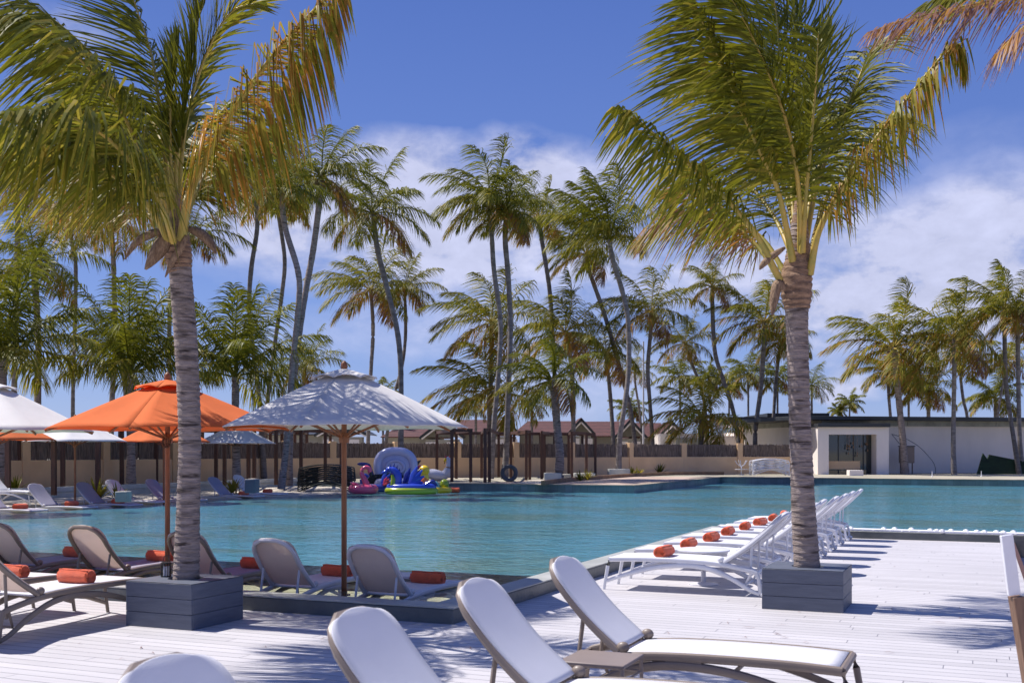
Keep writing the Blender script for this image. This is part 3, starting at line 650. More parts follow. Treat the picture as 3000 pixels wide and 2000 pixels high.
# ------------------------------------------------------------------ palms
UP = np.array([0,0,1.0])
def nrm(a): return a/np.maximum(np.linalg.norm(a, axis=-1, keepdims=True), 1e-9)
class Leaf:
    def __init__(s): s.v = []; s.f = []; s.m = []; s.n = 0
    def leaflets(s, R_, leafL, nleaf, width, nseg, grav, wind, mi, t0=.2, spread=.95, jit=.12, rise=.15, fold=.5, tatter=0.0, tipfwd=.55, w0=0.0, PW_=1.2):
        """R_: (k,3) points of the rachis; leaflets on both sides, swept by wind and gravity"""
        k = len(R_); seg = np.linalg.norm(np.diff(R_, axis=0), axis=1); cum = np.concatenate([[0], np.cumsum(seg)]); cum /= cum[-1]
        t = np.linspace(t0, .995, nleaf); t = np.clip(t+rng.normal(0, .25/nleaf, nleaf), t0, 1)
        P = np.stack([np.interp(t, cum, R_[:,i]) for i in range(3)], 1)
        T = nrm(np.stack([np.interp(t+.02, cum, R_[:,i]) for i in range(3)], 1)-np.stack([np.interp(t-.02, cum, R_[:,i]) for i in range(3)], 1))
        S = nrm(np.cross(T, UP)+1e-6); Nn = np.cross(S, T)
        q = (t-t0)/(1-t0); prof = np.clip(np.sin(np.pi*(.13+.80*q)), .12, 1)**.75
        for sg in (-1, 1):
            Ls = leafL*prof*(1+rng.normal(0, .10, nleaf)); fw = tipfwd+.75*q
            d = nrm(sg*S*spread+T*fw[:,None]+Nn*rise+wind*w0+rng.normal(0, jit, (nleaf,3)))
            keep = rng.random(nleaf) > tatter
            Wn = nrm(Nn*1.0+sg*S*fold+rng.normal(0,.25,(nleaf,3)))
            p = P.copy(); rows = []
            for j in range(nseg+1):
                a = j/nseg; dd = nrm(d+(a**PW_)*(grav*np.array([0,0,-1.0])+wind)*(1+rng.normal(0,.06,(nleaf,1))))
                w = nrm(np.cross(dd, Wn)); wd = width*(1.0 if j else .55)*(1-a**2.2)+.0012
                rows.append((p-w*wd/2, p+w*wd/2)); p = p+dd*(Ls/nseg)[:,None]
            V = np.stack([x for r_ in rows for x in r_], 1)[keep]      # (n, 2(nseg+1), 3)
            n_ = len(V); base = s.n+np.arange(n_)[:,None]*(2*(nseg+1))
            for j in range(nseg):
                s.f.append(base+np.array([2*j, 2*j+1, 2*j+3, 2*j+2])[None])
                s.m.append(np.full(n_, mi) if np.isscalar(mi) else rng.choice(mi, n_))
            s.v.append(V.reshape(-1,3)); s.n += n_*2*(nseg+1)
    def stem(s, R_, r0, r1, mi, n=5):
        mb = MB(); k = len(R_); mb.tube([tuple(x) for x in R_], [r0+(r1-r0)*(i/(k-1))**.7 for i in range(k)], n, cap=False)
        s.v.append(np.array(mb.v)); f = np.array(mb.f)+s.n; s.f.append(f); s.m.append(np.full(len(f), mi)); s.n += len(mb.v)
    def build(s, name, mats, parent=None, org=None):
        V = np.concatenate(s.v); Fc = np.concatenate(s.f); Mi = np.concatenate(s.m).astype(np.int32)
        if org is not None: V = V-np.array(org)
        me = bpy.data.meshes.new(name); me.vertices.add(len(V)); me.vertices.foreach_set('co', V.astype(np.float32).ravel())
        me.loops.add(Fc.size); me.loops.foreach_set('vertex_index', Fc.astype(np.int32).ravel())
        me.polygons.add(len(Fc)); me.polygons.foreach_set('loop_start', np.arange(0, Fc.size, 4, dtype=np.int32)); me.polygons.foreach_set('loop_total', np.full(len(Fc), 4, dtype=np.int32))
        for m in mats: me.materials.append(m)
        me.polygons.foreach_set('material_index', Mi); me.update(calc_edges=True); me.validate()
        o = bpy.data.objects.new(name, me); col.objects.link(o)
        if parent is not None: o.parent = parent
        return o
LM = [M['leaf_green'], M['leaf_dark'], M['leaf_yellow'], M['leaf_orange'], M['petiole'], M['leaf_dead']]

def trunk_mesh(pts, rads, n, name, m, parent, org, rings=0.0, per=10):
    P = catmull(pts, per); k = len(P); mb = MB(); rs = []
    for i in range(k):
        t = i/(k-1)*(len(rads)-1); a = int(min(t, len(rads)-2)); r = rads[a]+(rads[a+1]-rads[a])*(t-a)
        rs.append(r*(1+rings*(random.random()-.5)*(.3 if n >= 20 else 1)))
    if rings and n >= 20:
        Q = []; rs2 = []; k = len(P)
        dist = [0]
        for a_, b_ in zip(P[:-1], P[1:]): dist.append(dist[-1]+(b_-a_).length)
        d = 0.0
        while d < dist[-1]-.02:
            i = max(j for j in range(k-1) if dist[j] <= d); f_ = (d-dist[i])/max(1e-6, dist[i+1]-dist[i]); p = P[i].lerp(P[i+1], f_); r = rs[i]+(rs[i+1]-rs[i])*f_
            Q += [p, P[i].lerp(P[i+1], min(1, f_+.001))+Vector((0,0,.006))]; rs2 += [r*random.uniform(.955,.975), r*random.uniform(1.0,1.035)]
            d += random.uniform(.04,.085)
        P, rs = Q, rs2
    mb.tube([p-Vector(org) for p in P], rs, n); return mb.build(name, m, parent)

def big_palm(label, base, trunk, rads, C, fronds, leafscale=1.0):
    t = thing('palm_tree', label, 'palm tree', base)
    o = trunk_mesh(trunk, rads, 20, 'trunk', M['trunk'], t, base, .07, 22)
    for fr in fronds:
        lf = Leaf(); pts = [Vector(C)+Vector(p) for p in fr['p']]
        R_ = np.array([tuple(x) for x in catmull(pts, 6)])
        dz = fr.get('stem', 4)
        lf.stem(R_, fr.get('r0', .034), .004, dz, 7)
        lf.leaflets(R_, fr.get('L', .72)*leafscale*1.22, int(fr.get('n', 78)*1.35), fr.get('w', .033)*.74, 4, fr.get('g', .6), np.array(fr.get('wind', (-.55,.0,-.05))), fr.get('mi', 0), fr.get('t0', .24),
                    fr.get('spread', .8), .17, fr.get('rise', .02), fr.get('fold', .6), fr.get('tat', .16), fr.get('fw', .22), .45, fr.get('pw', .6))
        lf.build('frond', LM, t, base)
    return t
def px3(C, Y, px, py, dy=0.0):      # offset from the crown centre, as seen from the pool deck, dy metres behind it
    p = W(px, py, Y+dy); return p-Vector(C)

# left palm
YL = 10.25
CL = W(522, 715, YL)
def FL(pts, **k): return dict(p=[px3(CL, YL, x, y, d) for x, y, d in pts], **k)
fl = [
 FL([(500,705,-.05),(470,560,-.25),(413,440,-.6),(345,310,-.9),(250,190,-1.2),(140,90,-1.4),(20,50,-1.6)], L=.88, n=96, mi=[0,0,1,0,2], g=1.9, wind=(-.55,0,-.1), w=.036, t0=.3),
 FL([(505,705,.1),(470,520,.1),(400,380,.1),(306,205,.15),(190,85,.2),(60,-10,.2)], L=.86, n=90, mi=[0,1,1,0], g=1.5, wind=(-.65,0,0)),
 FL([(495,712,-.1),(440,610,-.5),(340,520,-1.0),(220,440,-1.5),(90,400,-1.9),(-60,400,-2.2)], L=.88, n=88, mi=[0,0,2,1,2], g=2.2, wind=(-.35,0,-.2), w=.036),
 FL([(495,712,.2),(420,590,.5),(300,480,.9),(150,400,1.3),(0,380,1.6),(-120,420,1.8)], L=.78, n=84, mi=[2,0,2,3,0], g=1.1, wind=(-.35,0,-.2)),
 FL([(498,710,.1),(450,640,.5),(360,600,1.0),(250,590,1.4),(130,620,1.8)], L=.62, n=66, mi=[2,3,2], g=1.3, wind=(-.2,0,-.2)),
 FL([(510,700,.1),(488,500,.25),(470,335,.35),(445,170,.45),(411,60,.5),(370,-60,.6)], L=.75, n=84, mi=[1,0,0], g=.35, wind=(-.8,0,0), t0=.3),
 FL([(515,700,.2),(500,500,.4),(430,330,.9),(330,250,1.3),(230,260,1.7),(160,330,1.9)], L=.7, n=76, mi=[1,0], g=.7, wind=(-.5,0,0), t0=.3),
 FL([(522,700,0),(515,500,0),(540,300,.05),(570,110,.1),(602,-20,.1)], L=.50, n=70, mi=[0,1], g=.25, wind=(-.35,0,.1), fw=.95, spread=.6, t0=.32),
 FL([(528,700,.1),(530,480,.15),(560,290,.15),(617,130,.15),(679,35,.1),(746,10,.05)], L=.60, n=76, mi=[0,1,0,2], g=.45, wind=(-.05,0,0), fw=.7, t0=.32),
 FL([(532,702,-.1),(550,590,-.3),(610,450,-.6),(700,300,-.9),(810,150,-1.1),(900,50,-1.3),(985,-40,-1.4)], L=.80, n=135, mi=[3,2,3,0,2], g=5.0, spread=.55, pw=.35, fw=.1, wind=(.10,0,-.6), r0=.05, w=.034, t0=.26, tat=.1),
 FL([(532,702,.2),(560,600,.6),(620,480,1.0),(690,400,1.4),(770,360,1.8),(850,370,2.1)], L=.72, n=76, mi=[0,2,0,3], g=1.3, wind=(-.1,0,-.2)),
 FL([(530,702,.3),(548,560,.8),(580,430,1.2),(640,330,1.6),(720,280,1.9)], L=.72, n=76, mi=[1,0], g=.9, wind=(-.25,0,-.1)),
 FL([(518,700,.0),(505,560,-.05),(498,420,-.05),(502,260,-.05),(512,120,0)], L=.42, n=60, mi=[0,1], g=.15, wind=(-.3,0,.2), fw=1.3, spread=.45, t0=.35),
 FL([(515,705,.4),(480,600,1.0),(400,540,1.6),(300,520,2.1),(200,550,2.5)], L=.7, n=70, mi=[2,0,2], g=1.2, wind=(-.4,0,-.2)),
 FL([(508,708,-.2),(470,600,-.7),(380,470,-1.4),(280,380,-2.0),(160,330,-2.4),(30,330,-2.8)], L=.88, n=88, mi=[0,0,1,2], g=2.2, wind=(-.5,0,-.1), w=.036),
 FL([(522,705,.2),(530,570,.8),(545,460,1.5),(560,410,2.2),(575,440,2.9)], L=.75, n=70, mi=[1,0], g=1.0, wind=(-.3,0,-.1)),
 FL([(520,705,.2),(500,560,.7),(480,420,1.3),(470,330,2.0),(470,310,2.7)], L=.78, n=70, mi=[1,0], g=.9, wind=(-.3,0,-.1)),
 FL([(526,705,.2),(560,600,.7),(600,520,1.4),(640,480,2.1),(660,500,2.8)], L=.75, n=70, mi=[1,0,2], g=1.1, wind=(-.2,0,-.1)),
 FL([(515,705,.2),(450,560,.8),(390,450,1.4),(330,400,2.1),(280,420,2.8)], L=.8, n=74, mi=[1,0], g=1.1, wind=(-.3,0,-.1)),
 FL([(520,705,.1),(470,540,.0),(380,390,-.2),(280,330,-.4),(170,340,-.5),(70,390,-.6)], L=.85, n=90, mi=[0,0,2,1], g=1.5, wind=(-.4,0,-.1), w=.036, t0=.28),
]
tkL = [Vector((-3.06,10.25,.30)), W(551,1500,YL), W(556,1300,YL), W(551,1130,YL), W(543,980,YL), W(528,790,YL), W(522,720,YL), W(522,690,YL)]
PL = big_palm('big palm in front on the left, crown filling the upper left, trunk in grey planter', (-3.06,10.25,0), tkL, [.125,.110,.104,.104,.106,.106,.105,.10,.07], CL, fl)
# right palm
YR = 11.3
CR = W(2337, 790, YR)
def FR(pts, **k): return dict(p=[px3(CR, YR, x, y, d) for x, y, d in pts], **k)
fr_ = [
 FR([(2322,765,-.1),(2300,650,-.25),(2274,545,-.45),(2217,425,-.7),(2136,241,-.9),(2070,90,-1.1),(2030,10,-1.15)], L=.86, n=98, mi=[0,1,0,2,0], g=1.4, wind=(-.85,0,-.1), r0=.042, w=.037, t0=.30),
 FR([(2285,820,-.1),(2217,689,-.3),(2142,597,-.5),(2060,520,-.7),(1960,430,-.9),(1872,356,-1.0),(1815,315,-1.1)], L=.70, n=84, mi=[0,1,0,2], g=2.4, wind=(-.45,0,-.3), r0=.038, w=.036, t0=.28),
 FR([(2283,820,-.05),(2230,735,.2),(2150,660,.4),(2060,620,.6),(1970,630,.7),(1890,690,.8)], L=.70, n=80, mi=[2,3,5,2], g=1.6, wind=(-.5,0,-.35), r0=.034, t0=.24, w=.026),
 FR([(2350,740,-.15),(2362,560,-.35),(2377,402,-.5),(2390,240,-.55),(2397,100,-.6)], L=.62, n=80, mi=[1,0,0], g=.55, wind=(-.5,0,-.1), r0=.036, w=.034),
 FR([(2345,740,.1),(2335,560,.3),(2300,400,.5),(2285,230,.6),(2276,60,.7),(2250,-90,.8)], L=.86, n=90, mi=[1,0], g=.25, wind=(-.85,0,0), t0=.28),
 FR([(2340,740,.2),(2320,560,.6),(2330,380,.9),(2330,200,1.1),(2326,20,1.2),(2300,-120,1.3)], L=.86, n=88, mi=[1,0,1], g=.3, wind=(-.75,0,0), t0=.28),
 FR([(2355,760,.1),(2390,560,.3),(2446,402,.4),(2504,258,.5),(2555,150,.6),(2620,110,.7)], L=.66, n=84, mi=[1,0,0], g=.9, wind=(-.25,0,-.1), t0=.3),
 FR([(2372,804,-.1),(2400,677,-.25),(2469,545,-.4),(2561,413,-.55),(2650,300,-.6),(2730,200,-.65),(2800,128,-.7),(2830,200,-.7)], L=.58, n=100, spread=.5, pw=.35, fw=.1, mi=[2,2,0,2,3], g=5.0, wind=(-.12,0,-.3), r0=.042, w=.036, t0=.22),
 FR([(2365,790,.2),(2400,640,.7),(2460,500,1.1),(2530,400,1.5),(2620,350,1.8),(2700,370,2.1)], L=.68, n=76, mi=[0,1,2], g=1.3, wind=(-.2,0,-.2)),
 FR([(2340,750,.2),(2300,560,.8),(2230,400,1.3),(2150,290,1.8),(2060,240,2.2),(1970,260,2.5)], L=.80, n=84, mi=[1,0,2], g=.8, wind=(-.6,0,-.1)),
 FR([(2330,770,.2),(2270,640,.7),(2190,540,1.2),(2090,490,1.6),(1990,500,1.9)], L=.70, n=74, mi=[0,1,2], g=1.0, wind=(-.5,0,-.1)),
 FR([(2345,745,-.1),(2340,560,-.4),(2310,380,-.7),(2250,210,-1.0),(2180,60,-1.2),(2120,-40,-1.3)], L=.82, n=90, mi=[0,1,0], g=.6, wind=(-.8,0,0), w=.036, t0=.3),
 FR([(2350,740,.0),(2352,560,.0),(2360,400,.0),(2380,240,.05),(2410,120,.1)], L=.45, n=60, mi=[0,1], g=.2, wind=(-.3,0,.2), fw=1.2, spread=.5, t0=.35),
 FR([(2300,800,.1),(2235,700,.35),(2150,640,.6),(2050,560,.8),(1950,560,1.0)], L=.66, n=70, mi=[2,0,3], g=1.1, wind=(-.45,0,-.2), t0=.24, w=.03),
 FR([(2352,745,.1),(2375,580,.5),(2420,430,.8),(2470,320,1.0),(2530,250,1.2)], L=.66, n=70, mi=[1,0], g=1.0, wind=(-.35,0,0)),
]
tkR = [Vector((3.06,11.3,.30)), W(2354,1500,YR), W(2348,1350,YR), W(2342,1200,YR), W(2336,1000,YR), W(2334,880,YR), W(2336,800,YR), W(2340,690,YR), W(2344,600,YR)]
PR = big_palm('big palm on the right, trunk rising from grey planter beside the white lounger row', (3.06,11.3,0), tkR, [.138,.126,.118,.114,.110,.112,.120,.140,.130,.09,.05], CR, fr_)
# fibre sheaths, spathes at the crown base
def sheath(palm, base, C, Y, prof, name='fibre_sheath'):
    mb = MB(); pts = [W(x, y, Y)-Vector(base) for x, y, r in prof]; P = catmull(pts, 6); n = 22
    rs = []
    for i in range(len(P)):
        t = i/(len(P)-1)*(len(prof)-1); a = int(min(t, len(prof)-2)); r = prof[a][2]+(prof[a+1][2]-prof[a][2])*(t-a); rs.append(r*(1+.05*math.sin(i*2.1)))
    mb.tube(P, rs, n); return mb.build(name, M['sheath'], palm)
sheath(PR, (3.06,11.3,0), CR, YR, [(2335,905,.128),(2334,870,.155),(2332,820,.165),(2338,780,.150),(2340,730,.12),(2342,660,.085),(2345,560,.04)])
sheath(PL, (-3.06,10.25,0), CL, YL, [(528,800,.10),(525,770,.118),(522,735,.125),(521,700,.11),(520,640,.075),(518,560,.03)])
def spathe(palm, base, Y, pts, wid, name='spathe'):
    P = [W(x, y, Y+d)-Vector(base) for x, y, d in pts]; P = catmull(P, 6); k = len(P)-1
    def f(a, b):
        i = int(round(a*k)); p = P[i]; t = (P[min(i+1,k)]-P[max(i-1,0)]).normalized(); s = t.cross(Vector((0,1,0))).normalized()
        w = wid*max(.04, math.sin(math.pi*(.08+.9*a)))**.8; c = (b*2-1)
        return p+s*w*c+Vector((0,.10*wid/.1*(c*c)*math.sin(math.pi*a),0))
    mb = MB(); mb.grid(f, k, 6); return mb.build(name, M['spathe'], palm, solid=.006)
spathe(PL, (-3.06,10.25,0), YL, [(500,672,-.10),(455,678,-.18),(400,705,-.25),(365,760,-.3)], .038)
spathe(PL, (-3.06,10.25,0), YL, [(545,668,-.08),(580,680,-.12),(612,708,-.15),(634,744,-.2)], .045)
spathe(PL, (-3.06,10.25,0), YL, [(500,690,-.14),(476,702,-.18),(450,742,-.2),(426,790,-.2)], .075)
spathe(PL, (-3.06,10.25,0), YL, [(545,690,-.16),(530,720,-.19),(505,760,-.17),(484,812,-.14)], .032)
spathe(PR, (3.06,11.3,0), YR, [(2300,850,-.15),(2282,830,-.18),(2270,880,-.2),(2262,925,-.2)], .05)
spathe(PR, (3.06,11.3,0), YR, [(2300,725,-.15),(2270,745,-.2),(2240,770,-.25),(2225,790,-.25)], .035)
# palm outside the frame at the upper right, dry fronds hanging in
YT = 10.0; CT = W(3330, 60, YT)
def FT(pts, **k): return dict(p=[px3(CT, YT, x, y, d) for x, y, d in pts], **k)
ft = [FT([(3300,60,0),(3180,-30,0),(3040,-20,0),(2900,5,0),(2760,35,0),(2640,62,0),(2555,92,0)], L=.50, n=90, mi=[5,5,3], g=1.2, wind=(-.15,0,-.3), w=.02, t0=.25),
      FT([(3300,50,.2),(3200,-80,.3),(3060,-110,.4),(2920,-80,.4),(2790,-20,.4),(2700,20,.4)], L=.62, n=80, mi=[0,2,0], g=.9, wind=(-.4,0,-.3), w=.032, t0=.25),
      FT([(3310,60,-.2),(3200,10,-.4),(3100,20,-.5),(3000,80,-.5),(2930,150,-.5)], L=.55, n=60, mi=[5,3], g=1.3, wind=(-.1,0,-.3), w=.02),
      FT([(3350,60,.3),(3450,-120,.6),(3600,-180,.9),(3750,-120,1.2)], L=.6, n=60, mi=[0,1], g=.8),
      FT([(3350,60,.3),(3380,-160,1.2),(3400,-260,2.0),(3380,-200,2.8)], L=.6, n=60, mi=[0,1], g=.8)]
bt = W(3380, 1323, YT); bt.z = -.25
big_palm('palm outside the frame whose reddish dry fronds hang in at the upper right corner', bt, [bt, bt+Vector((-.05,0,2.5)), CT+Vector((0,0,.1))], [.16,.13,.11], CT, ft)

# background palms: crown x, y, radius (px), distance, trunk points, trunk width px, tone, wind, label
def bg_palm(cx, cy, r, Y, trunk, tw, tone, wind, label, group, thick=0):
    gz = .34
    C = W(cx, cy, Y); lx, ly = trunk[-1]; base = W(lx, min(ly, 1600), Y); base.z = gz
    if len(trunk) > 1 and base.z > W(lx, ly, Y).z: pass
    pts = [W(x, y, Y+random.uniform(-.25,.25)) for x, y in trunk if W(x, y, Y).z > gz+.4]
    pts = [C+Vector((0,0,.06))]+pts+[base]
    t = thing('palm_tree', label, 'palm tree', base, 0, group)
    rt = tw*.72/2/F*Y
    pts = pts[::-1]; n = len(pts)
    trunk_mesh(pts, [rt*1.25]+[rt*1.02]+[rt*.92]*max(1,n-2)+[rt*.8], 10, 'trunk', M['trunk_far'] if tw < 26 else M['trunk'], t, base, .10, 9)
    young = r > 180; lf = Leaf(); rad = r*(1.0 if young else .96)/F*Y; nf = 20 if young else 19
    for i in range(nf):
        a = i*2.39996+random.uniform(-.25,.25); q = (i+.5)/nf               # golden angle, young fronds upright, old ones low
        elv = R((84-76*q if young else 74-92*q**.85)+random.uniform(-9,9)); d = np.array([math.cos(a)*math.cos(elv), math.sin(a)*math.cos(elv), math.sin(elv)])
        L_ = rad*random.uniform(1.02,1.28)*(.86+.28*math.sin(math.pi*min(1,q+.15))); k = 9; p = np.array(C)+d*rt*.5; R_ = [p]
        up = d[0]*wind > 0      # blows against or along the wind
        for j in range(k):
            p = p+d*L_/k; R_.append(p); d = d+np.array([wind*.12, 0, 0])+np.array([0,0,-(.085+.075*q+.07*(j/k))*(.75 if young else 1)]); d = d/np.linalg.norm(d)
        R_ = np.array(R_)
        if tone == 0: mi = [1,0,0] if q < .5 else ([0,1,2] if q < .85 else [0,2,3])
        elif tone == 1: mi = [0,0,1,2] if q < .4 else ([0,2,0] if q < .75 else [2,3,2,3])
        else: mi = [0,0,2] if q < .5 else [2,2,3,0]
        if young: mi = [0,1,0] if q < .6 else [0,0,2]
        if q > .93 and not young and random.random() < .6: mi = [5,3]
        lf.stem(R_, rt*.26, .008, 4 if tone else 0, 4)
        lf.leaflets(R_, rad*.46, 54 if r > 75 else 36, max(.030, rad*.0185) if Y < 80 else .055, 3, 1.0+1.5*q, np.array([wind*1.1,0,-.1]), mi, .12, .8, .17, .05, .5, .08, .3, .45, .6)
    lf.build('crown', LM, t, base)
    if r > 90:
        Cb = C-base
        for i in range(3 if 125 < r < 180 and tw < 30 else 0):
            a = i*1.9+3.4; MB().ell(Cb+Vector((math.cos(a)*rt*1.7, math.sin(a)*rt*1.7, -.22-.06*(i%2))), (.09,.09,.12), 7, 5).build('coconut', M['sheath'], t)
    return t
gL = 'palms beyond the pool on the left'; gM = 'palms beyond the pool in the middle'; gR = 'palms beyond the pool on the right'
